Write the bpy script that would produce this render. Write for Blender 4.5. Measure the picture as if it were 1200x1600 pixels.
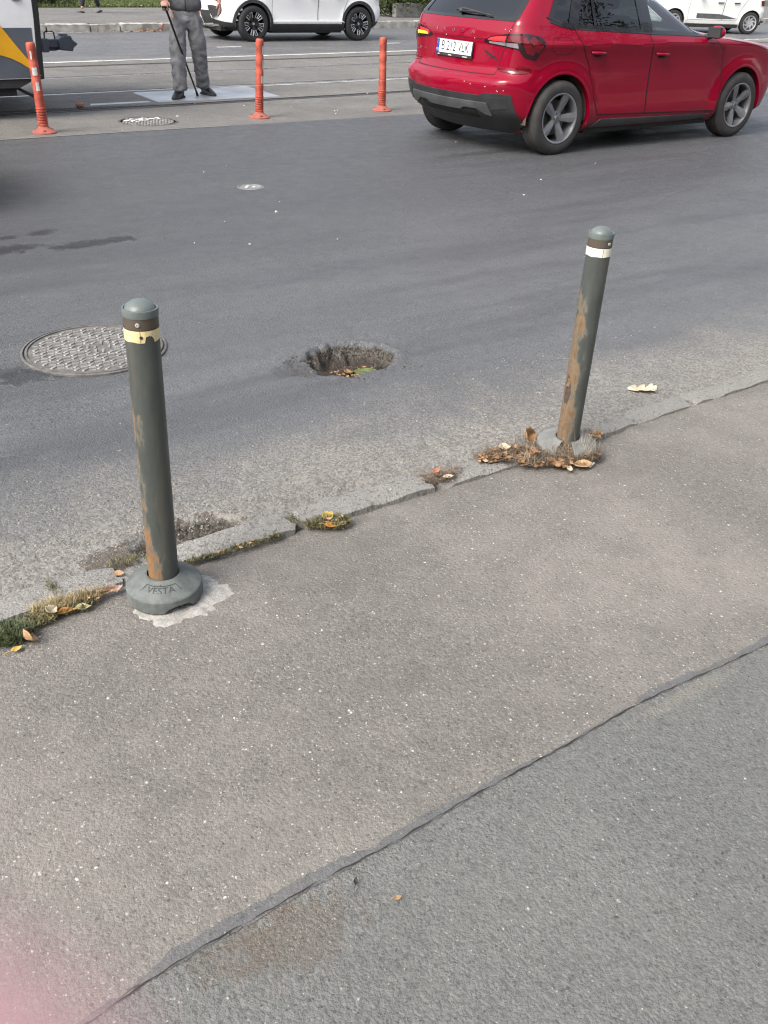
import bpy, bmesh, math, random
import numpy as np
from mathutils import Vector, Matrix

S = bpy.context.scene
for o in list(bpy.data.objects):
    bpy.data.objects.remove(o)
COL = S.collection
rad = math.radians

# ---------------------------------------------------------------- camera, sky, sun, exposure
# World frame: X runs along the street, Y across it (pavement -> far side), Z up, metres.
cam_data = bpy.data.cameras.new('camera')
cam = bpy.data.objects.new('camera', cam_data)
COL.objects.link(cam)
S.camera = cam
_f = Vector((0.48437, 0.70476, -0.51837))
_r0 = Vector((0.82413, -0.56641, 0.0))
_u0 = _r0.cross(_f)
_roll = 0.03777
_r = _r0 * math.cos(_roll) + _u0 * math.sin(_roll)
_u = -_r0 * math.sin(_roll) + _u0 * math.cos(_roll)
_m = Matrix((_r, _u, -_f)).transposed().to_4x4()
_m.translation = Vector((0, 0, 1.516))
cam.matrix_world = _m
cam_data.sensor_fit = 'VERTICAL'
cam_data.sensor_height = 7.3
cam_data.sensor_width = 5.475
cam_data.lens = 7.3 * 1415.2 / 1600
cam_data.clip_start = 0.004
cam_data.clip_end = 600
cam_data.dof.use_dof = True
cam_data.dof.focus_distance = 3.0
cam_data.dof.aperture_fstop = 2.7
cam_data.dof.aperture_blades = 0

W = bpy.data.worlds.new('World')
S.world = W
W.use_nodes = True
wn = W.node_tree
wn.nodes.clear()
SUN_AZ = Vector((-0.97, -0.24, 0)).normalized()      # towards the sun, on the ground
SUN_EL = rad(47)
sky = wn.nodes.new('ShaderNodeTexSky')
sky.sky_type = 'NISHITA'
sky.sun_disc = False
sky.sun_elevation = SUN_EL
sky.sun_rotation = math.atan2(SUN_AZ.x, SUN_AZ.y)
sky.air_density = 1.0
sky.dust_density = 4.0
sky.ozone_density = 1.0
hs = wn.nodes.new('ShaderNodeHueSaturation')
hs.inputs['Saturation'].default_value = 0.48        # thin overcast: the blue is washed out
bg = wn.nodes.new('ShaderNodeBackground')
bg.inputs['Strength'].default_value = 0.15
wo = wn.nodes.new('ShaderNodeOutputWorld')
wn.links.new(sky.outputs[0], hs.inputs['Color'])
wn.links.new(hs.outputs[0], bg.inputs[0])
wn.links.new(bg.outputs[0], wo.inputs[0])

sun_d = bpy.data.lights.new('sun', 'SUN')
sun_d.energy = 1.5
sun_d.angle = rad(28)
sun_d.color = (1.0, 0.95, 0.88)
sun = bpy.data.objects.new('sun', sun_d)
COL.objects.link(sun)
_sd = SUN_AZ * math.cos(SUN_EL) + Vector((0, 0, math.sin(SUN_EL)))
sun.rotation_euler = _sd.to_track_quat('Z', 'Y').to_euler()
sun.location = (-4, 6, 12)

S.view_settings.view_transform = 'Standard'
S.view_settings.look = 'None'
S.view_settings.gamma = 1
S.view_settings.use_curve_mapping = False
S.view_settings.exposure = 1.03
S.render.engine = 'CYCLES'
S.cycles.use_denoising = True
S.cycles.denoising_prefilter = 'NONE'
S.cycles.use_adaptive_sampling = False
S.cycles.pixel_filter_type = 'BLACKMAN_HARRIS'
S.cycles.filter_width = 1.15
S.cycles.max_bounces = 5
S.cycles.diffuse_bounces = 3
S.cycles.transparent_max_bounces = 12
S.cycles.caustics_reflective = False
S.cycles.caustics_refractive = False

# ---------------------------------------------------------------- helpers: objects
def link(o, parent=None):
    COL.objects.link(o)
    if parent is not None:
        o.parent = parent
    return o

def tag(o, label=None, cat=None, group=None, kind=None):
    if label: o['label'] = label
    if cat: o['category'] = cat
    if group: o['group'] = group
    if kind: o['kind'] = kind
    return o

def thing(name, label, cat, loc=(0, 0, 0), rz=0.0, group=None):
    o = bpy.data.objects.new(name, None)
    o.empty_display_size = .1
    o.location = loc
    o.rotation_euler = (0, 0, rz)
    link(o)
    return tag(o, label, cat, group)

class MB:
    """collects shapes, then links them as one mesh object"""
    def __init__(s):
        s.v = []; s.f = []; s.mi = []; s.cur = 0
    def add(s, vs, fs, M=None):
        b = len(s.v)
        if M is not None: vs = [M @ Vector(v) for v in vs]
        s.v += [tuple(v) for v in vs]
        s.f += [tuple(i + b for i in f) for f in fs]
        s.mi += [s.cur] * len(fs)
    def box(s, c, d, M=None, taper=1.0):
        x, y, z = [k / 2 for k in d]
        vs = []
        for dz, t in ((-z, 1), (z, taper)):
            for dx, dy in ((-x, -y), (x, -y), (x, y), (-x, y)):
                vs.append((c[0] + dx * t, c[1] + dy * t, c[2] + dz))
        s.add(vs, [(3, 2, 1, 0), (4, 5, 6, 7), (0, 1, 5, 4), (1, 2, 6, 5), (2, 3, 7, 6), (3, 0, 4, 7)], M)
    def lathe(s, prof, n=32, M=None, a0=0.0, a1=2 * math.pi, cap=True):
        full = abs(a1 - a0 - 2 * math.pi) < 1e-6
        m = n if full else n + 1
        vs = []; fs = []
        for r, z in prof:
            for i in range(m):
                a = a0 + (a1 - a0) * i / n
                vs.append((r * math.cos(a), r * math.sin(a), z))
        for j in range(len(prof) - 1):
            for i in range(n):
                i2 = (i + 1) % m
                fs.append((j * m + i, j * m + i2, (j + 1) * m + i2, (j + 1) * m + i))
        if cap and full:
            if prof[0][0] > 1e-5: fs.append(tuple(reversed(range(m))))
            if prof[-1][0] > 1e-5: fs.append(tuple((len(prof) - 1) * m + i for i in range(m)))
        s.add(vs, fs, M)
    def tube(s, pts, r, n=8, cap=True):
        pts = [Vector(p) for p in pts]
        rs = r if isinstance(r, (list, tuple)) else [r] * len(pts)
        vs = []; fs = []
        ref = None
        for i, p in enumerate(pts):
            t = (pts[min(i + 1, len(pts) - 1)] - pts[max(i - 1, 0)]).normalized()
            if ref is None:
                ref = Vector((0, 0, 1)) if abs(t.z) < .9 else Vector((1, 0, 0))
            a = t.cross(ref).normalized(); b = t.cross(a)
            ref = -b if False else ref
            for k in range(n):
                an = 2 * math.pi * k / n
                vs.append(p + (a * math.cos(an) + b * math.sin(an)) * rs[i])
        for i in range(len(pts) - 1):
            for k in range(n):
                k2 = (k + 1) % n
                fs.append((i * n + k, i * n + k2, (i + 1) * n + k2, (i + 1) * n + k))
        if cap:
            fs.append(tuple(range(n))); fs.append(tuple((len(pts) - 1) * n + k for k in reversed(range(n))))
        s.add(vs, fs)
    def prism(s, poly, z0, z1, M=None):
        n = len(poly)
        vs = [(x, y, z0) for x, y in poly] + [(x, y, z1) for x, y in poly]
        fs = [tuple(reversed(range(n))), tuple(range(n, 2 * n))]
        fs += [(i, (i + 1) % n, n + (i + 1) % n, n + i) for i in range(n)]
        s.add(vs, fs, M)
    def ball(s, c, r, nu=10, nv=6, M=None):
        vs = []; fs = []
        rx, ry, rz = (r, r, r) if not isinstance(r, (tuple, list)) else r
        for j in range(nv + 1):
            th = math.pi * j / nv
            for i in range(nu):
                a = 2 * math.pi * i / nu
                vs.append((c[0] + rx * math.sin(th) * math.cos(a), c[1] + ry * math.sin(th) * math.sin(a), c[2] + rz * math.cos(th)))
        for j in range(nv):
            for i in range(nu):
                i2 = (i + 1) % nu
                fs.append((j * nu + i, (j + 1) * nu + i, (j + 1) * nu + i2, j * nu + i2))
        s.add(vs, fs, M)
    def build(s, name, mat, parent=None, smooth=None, fix=True, bevel=0, sub=0):
        me = bpy.data.meshes.new(name)
        me.from_pydata(s.v, [], s.f)
        mats = mat if isinstance(mat, (list, tuple)) else [mat]
        for m in mats: me.materials.append(m)
        if len(mats) > 1: me.polygons.foreach_set('material_index', s.mi)
        if fix:
            bm = bmesh.new(); bm.from_mesh(me)
            bmesh.ops.remove_doubles(bm, verts=bm.verts, dist=1e-5)
            bmesh.ops.recalc_face_normals(bm, faces=bm.faces)
            bm.to_mesh(me); bm.free()
        o = bpy.data.objects.new(name, me)
        link(o, parent)
        if smooth is not None: shade(o, smooth)
        if bevel:
            md = o.modifiers.new('bevel', 'BEVEL'); md.width = bevel; md.segments = 2; md.limit_method = 'ANGLE'; md.angle_limit = rad(35)
            shade(o, 50 if smooth is None else smooth)
        if sub:
            md = o.modifiers.new('sub', 'SUBSURF'); md.levels = sub; md.render_levels = sub
        return o

def shade(o, angle=40):
    me = o.data
    me.polygons.foreach_set('use_smooth', [True] * len(me.polygons))
    me.set_sharp_from_angle(angle=rad(angle))

def np_mesh(name, co, quads, mat, parent=None, smooth=True):
    """fast quad/tri mesh from numpy arrays"""
    me = bpy.data.meshes.new(name)
    k = quads.shape[1]
    me.vertices.add(len(co)); me.vertices.foreach_set('co', np.ascontiguousarray(co, dtype=np.float32).ravel())
    me.loops.add(quads.size); me.loops.foreach_set('vertex_index', np.ascontiguousarray(quads, dtype=np.int32).ravel())
    me.polygons.add(len(quads)); me.polygons.foreach_set('loop_start', np.arange(0, quads.size, k, dtype=np.int32))
    me.update(calc_edges=True)
    me.validate()
    if smooth: me.polygons.foreach_set('use_smooth', [True] * len(me.polygons))
    for m in (mat if isinstance(mat, (list, tuple)) else [mat]): me.materials.append(m)
    o = bpy.data.objects.new(name, me)
    return link(o, parent)

def copy_tree(o, parent=None):
    c = o.copy(); link(c, parent)
    for ch in o.children: copy_tree(ch, c)
    return c

def text_mesh(body, size, extrude=0.0):
    """flat lettering as raw verts and faces (x right, y up), centred"""
    cu = bpy.data.curves.new('lettering', 'FONT')
    cu.body = body; cu.size = size; cu.extrude = extrude; cu.align_x = 'CENTER'; cu.align_y = 'CENTER'; cu.resolution_u = 3
    ob = bpy.data.objects.new('lettering', cu); link(ob)
    bpy.context.view_layer.update()
    dg = bpy.context.evaluated_depsgraph_get()
    me = bpy.data.meshes.new_from_object(ob.evaluated_get(dg))
    vs = [tuple(v.co) for v in me.vertices]; fs = [tuple(p.vertices) for p in me.polygons]
    bpy.data.objects.remove(ob); bpy.data.curves.remove(cu); bpy.data.meshes.remove(me)
    return vs, fs

# ---------------------------------------------------------------- helpers: materials
class NT:
    def __init__(s, name):
        s.m = bpy.data.materials.new(name); s.m.use_nodes = True
        s.t = s.m.node_tree; s.t.nodes.clear()
        s.out = s.n('ShaderNodeOutputMaterial')
        s.b = s.n('ShaderNodeBsdfPrincipled')
        s.t.links.new(s.b.outputs[0], s.out.inputs[0])
        s._pos = None
    def n(s, ty, **kw):
        nd = s.t.nodes.new(ty)
        for k, v in kw.items(): setattr(nd, k, v)
        return nd
    def set(s, sock, v):
        if hasattr(v, 'is_linked') or hasattr(v, 'links'): s.t.links.new(v, sock)
        else:
            if isinstance(v, (tuple, list)) and len(v) == 3 and sock.type == 'RGBA': v = (*v, 1)
            sock.default_value = v
    def pos(s):
        if s._pos is None: s._pos = s.n('ShaderNodeNewGeometry').outputs['Position']
        return s._pos
    def obj(s): return s.n('ShaderNodeTexCoord').outputs['Object']
    def map(s, v, scale=(1, 1, 1), rot=(0, 0, 0), loc=(0, 0, 0)):
        m = s.n('ShaderNodeMapping'); s.set(m.inputs[0], v)
        m.inputs['Scale'].default_value = scale; m.inputs['Rotation'].default_value = rot; m.inputs['Location'].default_value = loc
        return m.outputs[0]
    def xyz(s, v):
        x = s.n('ShaderNodeSeparateXYZ'); s.set(x.inputs[0], v); return x.outputs
    def noise(s, v, scale, detail=4, rough=.6, dist=0.0):
        x = s.n('ShaderNodeTexNoise'); s.set(x.inputs['Vector'], v)
        x.inputs['Scale'].default_value = scale; x.inputs['Detail'].default_value = detail
        x.inputs['Roughness'].default_value = rough; x.inputs['Distortion'].default_value = dist
        return x.outputs[0]
    def voro(s, v, scale, feature='F1', out=0, rnd=1.0):
        x = s.n('ShaderNodeTexVoronoi', feature=feature); s.set(x.inputs['Vector'], v)
        x.inputs['Scale'].default_value = scale; x.inputs['Randomness'].default_value = rnd
        return x.outputs[out]
    def math(s, op, a, b=0.0, c=None):
        x = s.n('ShaderNodeMath', operation=op); s.set(x.inputs[0], a); s.set(x.inputs[1], b)
        if c is not None: s.set(x.inputs[2], c)
        return x.outputs[0]
    def ramp(s, v, a, b, lo=0.0, hi=1.0, smooth=True):
        x = s.n('ShaderNodeMapRange', interpolation_type='SMOOTHSTEP' if smooth else 'LINEAR'); s.set(x.inputs[0], v)
        for i, k in enumerate((a, b, lo, hi)): x.inputs[i + 1].default_value = k
        return x.outputs[0]
    def mix(s, f, a, b, blend='MIX'):
        x = s.n('ShaderNodeMix', data_type='RGBA', blend_type=blend)
        s.set(x.inputs[0], f); s.set(x.inputs[6], a); s.set(x.inputs[7], b)
        return x.outputs[2]
    def bump(s, h, strength=.5, dist=.01, nrm=None):
        x = s.n('ShaderNodeBump'); s.set(x.inputs['Height'], h)
        x.inputs['Strength'].default_value = strength; x.inputs['Distance'].default_value = dist
        if nrm is not None: s.set(x.inputs['Normal'], nrm)
        s.t.links.new(x.outputs[0], s.b.inputs['Normal']); return x.outputs[0]
    def fin(s, **kw):
        names = dict(color='Base Color', rough='Roughness', metal='Metallic', coat='Coat Weight', coat_rough='Coat Roughness', spec='Specular IOR Level',
                     emit='Emission Color', emit_s='Emission Strength', alpha='Alpha', trans='Transmission Weight', sheen='Sheen Weight', sss='Subsurface Weight')
        for k, v in kw.items(): s.set(s.b.inputs[names[k]], v)
        return s.m

def plain(name, color, rough=.5, metal=0.0, var=0.12, scale=6.0, bump=0.0, bscale=60.0, **kw):
    """a base colour with a little uneven wear in tone and gloss"""
    t = NT(name); p = t.obj()
    n = t.noise(p, scale, 5)
    c = t.mix(t.ramp(n, .3, .7), tuple(k * (1 - var) for k in color), tuple(min(1, k * (1 + var)) for k in color))
    if bump: t.bump(t.noise(p, bscale, 3), bump, .004)
    return t.fin(color=c, rough=t.ramp(n, .25, .75, max(0.02, rough - .06), min(1, rough + .06)), metal=metal, **kw)

def glass_mat(name, tint, gloss=.05, rough=.01):
    t = NT(name)
    tr = t.n('ShaderNodeBsdfTransparent'); tr.inputs[0].default_value = (*tint, 1)
    gl = t.n('ShaderNodeBsdfGlossy'); gl.inputs['Roughness'].default_value = rough
    lw = t.n('ShaderNodeLayerWeight'); lw.inputs[0].default_value = .5
    f2 = t.math('MULTIPLY_ADD', t.math('POWER', lw.outputs[1], 5.0), .9, .045 + gloss)
    mx = t.n('ShaderNodeMixShader'); t.set(mx.inputs[0], f2)
    t.t.links.new(tr.outputs[0], mx.inputs[1]); t.t.links.new(gl.outputs[0], mx.inputs[2])
    t.t.links.new(mx.outputs[0], t.out.inputs[0])
    return t.m
# ---------------------------------------------------------------- ground materials
def asphalt(name, base, light, dark, scale=1.0, speck=.012, dust=None, bumps=.55, rough=.78, stains=(), streak=False, hole=False, cav=.36, cav_scale=95, soft=.36, cavm=.52, lane=None, warm=(0.30,0.265,0.22), patch=.35):
    """aggregate in binder: stones of two sizes, each with its own tone; broad patches, dust, stains"""
    t = NT(name); P = t.pos(); X = t.xyz(P)
    P2 = t.map(P, (1, 1, 1.0 if hole else .3))
    # stones with irregular outlines
    wv = t.n('ShaderNodeTexNoise'); t.set(wv.inputs['Vector'], P2); wv.inputs['Scale'].default_value = 210 * scale; wv.inputs['Detail'].default_value = 2
    ofs = t.n('ShaderNodeVectorMath', operation='MULTIPLY_ADD'); t.set(ofs.inputs[0], wv.outputs[1]); ofs.inputs[1].default_value = (.005 / scale,) * 3; t.set(ofs.inputs[2], P2)
    PD = ofs.outputs[0]
    st1 = t.voro(PD, 125 * scale, 'F1', 0); id1 = t.voro(PD, 125 * scale, 'F1', 1)
    st2 = t.voro(PD, 300 * scale, 'F1', 0); id2 = t.voro(PD, 300 * scale, 'F1', 1)
    i1 = t.xyz(id1); i2 = t.xyz(id2)
    r1 = i1[0]; r2 = i2[1]
    big = t.noise(P2, 1.1, 5, .6); mid = t.noise(P2, 7, 5, .65); mic = t.noise(P2, 75, 4, .75)
    tone = t.math('ADD', t.math('MULTIPLY', r1, .42), t.math('MULTIPLY', r2, .58))
    c = t.mix(t.ramp(tone, .08, .92, smooth=False), dark, light)
    c = t.mix(soft, c, base)
    c = t.mix(t.math('MULTIPLY', i1[2], .22), c, tuple(k * q for k, q in zip(light, (1.08, .95, .82))))      # warm and cool stones
    c = t.mix(t.math('MULTIPLY', i2[0], .16), c, tuple(k * q for k, q in zip(base, (.88, 1.0, .98))))
    c = t.mix(t.ramp(mic, .34, .66, .28, 0), c, tuple(k * .55 for k in dark))
    c = t.mix(t.math('MULTIPLY', t.ramp(big, .35, .68), patch), c, t.mix(.5, light, warm))
    c = t.mix(t.math('MULTIPLY', t.ramp(mid, .42, .7), patch * .7), c, t.mix(.5, dark, base))
    # open voids where the binder has gone, holding dark dirt
    cavn = t.noise(t.map(P2, (1, 1, 1)), cav_scale, 4, .68)
    cav = t.ramp(cavn, cav - .02, cav + .05, 1, 0)
    c = t.mix(t.math('MULTIPLY', cav, cavm), c, tuple(k * .42 for k in dark))
    # pale chips of stone, of many sizes
    lim = t.math('MULTIPLY', t.math('ADD', i1[1], .35), .34)
    chip = t.math('MULTIPLY', t.math('GREATER_THAN', r1, 1 - speck), t.math('LESS_THAN', st1, lim))
    chip = t.math('MULTIPLY', chip, t.ramp(mid, .28, .55, .25, 1))
    chip2 = t.math('MULTIPLY', t.math('GREATER_THAN', i2[2], 1 - speck * .9), .7)
    c = t.mix(t.math('MAXIMUM', chip, t.math('MULTIPLY', chip2, t.ramp(mid, .3, .6, .3, 1))), c, t.mix(i1[2], (.34, .33, .31), (.58, .56, .52)))
    pit = t.math('MULTIPLY', t.math('GREATER_THAN', i1[1], .985), t.math('LESS_THAN', st1, .4))
    c = t.mix(t.math('MULTIPLY', pit, .5), c, tuple(k * .3 for k in dark))
    ro = t.ramp(mid, .3, .7, rough - .08, rough + .1)
    if streak:      # tyre-polished lanes along X
        sx = t.noise(t.map(P, (.35, 2.6, 1)), 1.0, 5, .6)
        c = t.mix(t.math('MULTIPLY', t.ramp(sx, .42, .66), .62), c, t.mix(.55, dark, (.066, .068, .074)))
        fs = t.noise(t.map(P, (1.6, 14, 1)), 1.0, 4, .7)
        c = t.mix(t.math('MULTIPLY', t.ramp(fs, .5, .75), .3), c, t.mix(.4, light, base))
        ro = t.math('SUBTRACT', ro, t.math('MULTIPLY', t.ramp(sx, .4, .66), .12))
    if lane:        # asphalt turns darker with distance from the kerb, over a ragged edge
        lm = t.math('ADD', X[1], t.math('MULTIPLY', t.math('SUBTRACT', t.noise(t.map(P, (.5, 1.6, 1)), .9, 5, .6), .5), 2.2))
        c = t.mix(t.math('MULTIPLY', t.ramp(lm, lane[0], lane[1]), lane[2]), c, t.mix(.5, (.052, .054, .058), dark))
    if dust:        # (y0, y1): pale grit gathered against the kerb
        edge = t.math('ADD', X[1], t.math('MULTIPLY', t.math('SUBTRACT', t.noise(P2, 2.2, 5, .65), .5), .9))
        dm = t.ramp(edge, dust[0], dust[1], 1.0, 0.0)
        grit = t.mix(t.ramp(t.math('ADD', t.math('MULTIPLY', r1, .6), t.math('MULTIPLY', mic, .4)), .2, .8), (.17, .157, .138), (.300, .283, .250))
        c = t.mix(t.math('MULTIPLY', dm, .8), c, grit)
        ro = t.math('ADD', ro, t.math('MULTIPLY', dm, .1))
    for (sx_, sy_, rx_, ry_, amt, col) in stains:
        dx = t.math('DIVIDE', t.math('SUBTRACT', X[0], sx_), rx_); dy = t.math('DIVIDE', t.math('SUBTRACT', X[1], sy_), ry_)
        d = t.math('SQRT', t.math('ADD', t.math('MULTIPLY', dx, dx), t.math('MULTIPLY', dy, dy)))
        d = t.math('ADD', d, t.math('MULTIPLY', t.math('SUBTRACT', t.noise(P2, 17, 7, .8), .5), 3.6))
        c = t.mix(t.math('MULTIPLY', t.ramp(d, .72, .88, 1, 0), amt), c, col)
    h = t.math('ADD', t.math('MULTIPLY', t.math('SUBTRACT', 1, st1), .9), t.math('MULTIPLY', t.math('SUBTRACT', 1, st2), .35))
    h = t.math('ADD', h, t.math('MULTIPLY', mic, 1.1))
    h = t.math('SUBTRACT', h, t.math('MULTIPLY', cav, .9))
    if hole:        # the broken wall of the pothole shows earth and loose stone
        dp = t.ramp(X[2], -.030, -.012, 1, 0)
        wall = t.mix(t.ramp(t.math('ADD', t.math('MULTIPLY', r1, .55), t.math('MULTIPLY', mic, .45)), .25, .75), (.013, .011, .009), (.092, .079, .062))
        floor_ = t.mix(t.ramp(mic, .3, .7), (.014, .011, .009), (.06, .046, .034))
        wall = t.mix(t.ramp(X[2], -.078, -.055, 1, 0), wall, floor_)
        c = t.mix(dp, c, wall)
    t.bump(h, bumps, .006)
    return t.fin(color=c, rough=ro, spec=.4)

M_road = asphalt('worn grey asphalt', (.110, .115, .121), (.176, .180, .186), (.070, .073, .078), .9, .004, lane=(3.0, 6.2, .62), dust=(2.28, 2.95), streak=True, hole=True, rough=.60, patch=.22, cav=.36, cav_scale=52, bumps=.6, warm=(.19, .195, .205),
    stains=[(1.54, 5.59, 0.16, 0.093, .85, (.026, .026, .028)), (1.66, 5.60, 0.12, 0.085, .85, (.026, .026, .028)), (1.44, 5.58, 0.12, 0.068, .85, (.026, .026, .028)), (1.80, 5.62, 0.12, 0.076, .85, (.026, .026, .028)), (1.44, 5.98, 0.10, 0.051, .85, (.026, .026, .028)), (1.39, 5.94, 0.09, 0.051, .85, (.026, .026, .028)), (1.18, 5.68, 0.18, 0.085, .85, (.026, .026, .028)), (1.11, 5.64, 0.15, 0.085, .85, (.026, .026, .028)), (1.20, 5.93, 0.07, 0.051, .85, (.026, .026, .028)),
            (.80, 3.72, .30, .09, .7, (.03, .03, .032)), (.62, 3.80, .2, .07, .6, (.03, .03, .032)), (6.0, 7.1, .7, .1, .45, (.035, .035, .037)), (.85, 2.27, .20, .09, .8, (.085, .064, .050)), (.60, 2.25, .14, .06, .7, (.07, .052, .038))])  # brown kerb hollow: soil colour, deepened to include the shade in it
M_pave = asphalt('old pavement asphalt', (.164, .154, .141), (.264, .251, .231), (.084, .079, .073), 1.0, .019, rough=.86, bumps=.5, patch=.55, cav=.34,
    stains=[(1.2, 1.9, .35, .2, .25, (.09, .085, .08)), (2.4, 1.88, .40, .08, .2, (.11, .095, .08))])
M_pave2 = asphalt('newer grey pavement asphalt', (.154, .156, .150), (.228, .231, .221), (.074, .076, .073), 1.05, .005, rough=.84, bumps=.6, patch=.25, soft=.5, cav=.355, cavm=.42, warm=(.24, .23, .2),
    stains=[(.47, .915, .15, .085, .36, (.125, .095, .07)), (.36, .94, .12, .05, .3, (.12, .09, .066)), (1.62, .965, .22, .022, .35, (.24, .225, .185))])
M_bed = asphalt('track bed asphalt', (.150, .145, .136), (.22, .212, .2), (.085, .082, .078), .8, .01, rough=.85, patch=.5, warm=(.25, .23, .2),
    stains=[(3.1, 11.12, 1.4, .10, .85, (.03, .028, .027)), (5.2, 13.2, 1.2, .06, .3, (.06, .06, .06))])  # black strip by the near rail: dark slot with tram shade painted in
M_road2 = asphalt('far lane asphalt', (.120, .121, .124), (.17, .17, .172), (.082, .083, .086), .7, .003, streak=True, rough=.6, patch=.3)
M_farpave = asphalt('far pavement asphalt', (.15, .145, .14), (.2, .195, .19), (.1, .097, .093), .7, .01, rough=.9)
M_tar = asphalt('bitumen joint seal', (.118, .119, .121), (.165, .166, .168), (.08, .081, .082), 1.4, .004, rough=.62, bumps=.35, patch=.2)

M_kerb = asphalt('worn kerb stone', (.255, .248, .234), (.35, .342, .322), (.165, .158, .145), 1.1, .01, rough=.88, bumps=.6, patch=.4, soft=.4, warm=(.27, .255, .22), cav=.39, cav_scale=60)
M_kerb2 = plain('pale kerb stone', (.36, .345, .31), .9, 0, .35, 5, .4, 30)
t = NT('cast iron'); P = t.obj()
n1 = t.noise(P, 9, 6, .7); n2 = t.noise(P, 70, 4, .7)
c = t.mix(t.ramp(n1, .35, .68), (.22, .212, .202), (.36, .348, .33))
c = t.mix(t.math('MULTIPLY', t.ramp(n2, .5, .75), .5), c, (.10, .088, .075))
t.bump(n2, .3, .003)
M_iron = t.fin(color=c, rough=.62, metal=.25)
t = NT('dirty cast iron'); P = t.obj()
n1 = t.noise(P, 20, 6, .7)
M_irondirt = t.fin(color=t.mix(t.ramp(n1, .3, .7), (.085, .08, .075), (.17, .162, .15)), rough=.9)
t = NT('painted line'); P = t.pos()
n1 = t.noise(t.map(P, (1, 6, 1)), 2.5, 6, .75)
M_line = t.fin(color=t.mix(t.ramp(n1, .36, .62), (.24, .235, .225), (.74, .73, .70)), rough=.75)
M_rail = plain('polished rail steel', (.46, .44, .42), .30, .9, .25, 3)
M_railrust = plain('dull rail steel', (.040, .037, .035), .6, .4, .3, 5)
M_fill = plain('dark track sealant', (.05, .048, .046), .8, 0, .4, 3)
M_groove = plain('groove dirt', (.03, .027, .025), .95, 0, .4, 8)
t = NT('steel cover plate'); P = t.pos()
n1 = t.noise(P, 2.2, 5, .6); ch = t.voro(t.map(P, (1, 1, 0)), 42, 'F1', 0, .1)
t.bump(t.ramp(ch, .2, .45, 1, 0), .35, .003)
M_plate = t.fin(color=t.mix(t.ramp(n1, .3, .7), (.30, .315, .335), (.50, .515, .53)), rough=.42, metal=.55)

# ---------------------------------------------------------------- ground
def fgrid(name, xs, ys, fz, mat, parent=None):
    X, Y = np.meshgrid(np.asarray(xs, float), np.asarray(ys, float))
    Z = fz(X, Y)
    n, m = X.shape
    idx = np.arange(n * m).reshape(n, m)
    q = np.stack([idx[:-1, :-1], idx[:-1, 1:], idx[1:, 1:], idx[1:, :-1]], -1).reshape(-1, 4)
    o = np_mesh(name, np.stack([X, Y, Z], -1).reshape(-1, 3), q, mat, parent)
    return tag(o, kind='structure')

def vnoise(X, Y, f, seed):
    """smooth value noise on arrays"""
    r = np.random.RandomState(seed).rand(64, 64)
    x = X * f + 1000; y = Y * f + 1000
    xi = np.floor(x).astype(int); yi = np.floor(y).astype(int)
    a = x - xi; b = y - yi
    a = a * a * (3 - 2 * a); b = b * b * (3 - 2 * b)
    g = lambda i, j: r[i % 64, j % 64]
    return (g(xi, yi) * (1 - a) + g(xi + 1, yi) * a) * (1 - b) + (g(xi, yi + 1) * (1 - a) + g(xi + 1, yi + 1) * a) * b - .5

def spread(segs):
    out = []
    for a, b, d in segs:
        n = max(1, round((b - a) / d)); out += list(np.linspace(a, b, n, endpoint=False))
    out.append(segs[-1][1]); return np.array(out)

HOLE = (2.026, 3.250)
def road_z(X, Y):
    z = .010 * vnoise(X, Y, .9, 1) * np.clip((9.3 - Y) / 2, 0, 1) + .004 * vnoise(X, Y, 5, 2) * np.clip((9.0 - Y) / 2, 0, 1)
    near = np.clip((4.6 - Y) / 1.2, 0, 1) * np.clip((7 - X) / 2, 0, 1)
    z += near * (.0022 * vnoise(X, Y, 28, 3) + .0016 * vnoise(X, Y, 55, 4))
    ed = np.clip((2.75 - Y) / .4, 0, 1) * near                      # broken, gritty edge
    z += ed * (.006 * vnoise(X, Y, 22, 5) + .004 * vnoise(X, Y, 45, 6) - .004)
    z -= .014 * np.clip((2.27 - Y) / .06, 0, 1)
    # low spot by the kerb
    d = np.sqrt(((X - .84) / .17) ** 2 + ((Y - 2.27) / .07) ** 2) + .5 * vnoise(X, Y, 9, 7)
    z -= .050 * np.clip((1.15 - d) / .7, 0, 1) ** .8
    # pothole: a collapsed round hole
    dx = X - HOLE[0]; dy = Y - HOLE[1]
    ang = np.arctan2(dy, dx)
    R = .214 + .014 * np.sin(2 * ang + 1.0) + .010 * np.sin(3 * ang + 2.2) + .042 * vnoise(X, Y, 11, 8) + .034 * vnoise(X, Y, 30, 9)
    d = np.sqrt(dx * dx + dy * dy)
    s = np.clip((R - d) / .085, 0, 1)
    s = s * s * (3 - 2 * s)
    z -= s * (.088 + .03 * vnoise(X, Y, 13, 10)) - s * (.006 * vnoise(X, Y, 60, 11) + .024 * vnoise(X, Y, 25, 12))
    # crumbled shelf on the left of the hole
    d2 = np.sqrt(((dx + .20) / .16) ** 2 + ((dy - .02) / .13) ** 2) + .8 * vnoise(X, Y, 14, 13)
    z -= .016 * np.clip((1 - d2) / .5, 0, 1)
    rim = np.clip(1 - np.abs(d - R - .05) / .06, 0, 1)
    z -= .004 * rim
    return z
xs = spread([(-14, -1, 1.0), (-1, .2, .06), (.2, 1.72, .013), (1.72, 2.36, .006), (2.36, 4.2, .015), (4.2, 7, .06), (7, 14, .5), (14, 60, 3)])
ys = spread([(2.165, 2.6, .010), (2.6, 2.98, .014), (2.98, 3.52, .006), (3.52, 4.6, .03), (4.6, 9.42, .12)])
fgrid('road', xs, ys, road_z, M_road)

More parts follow.
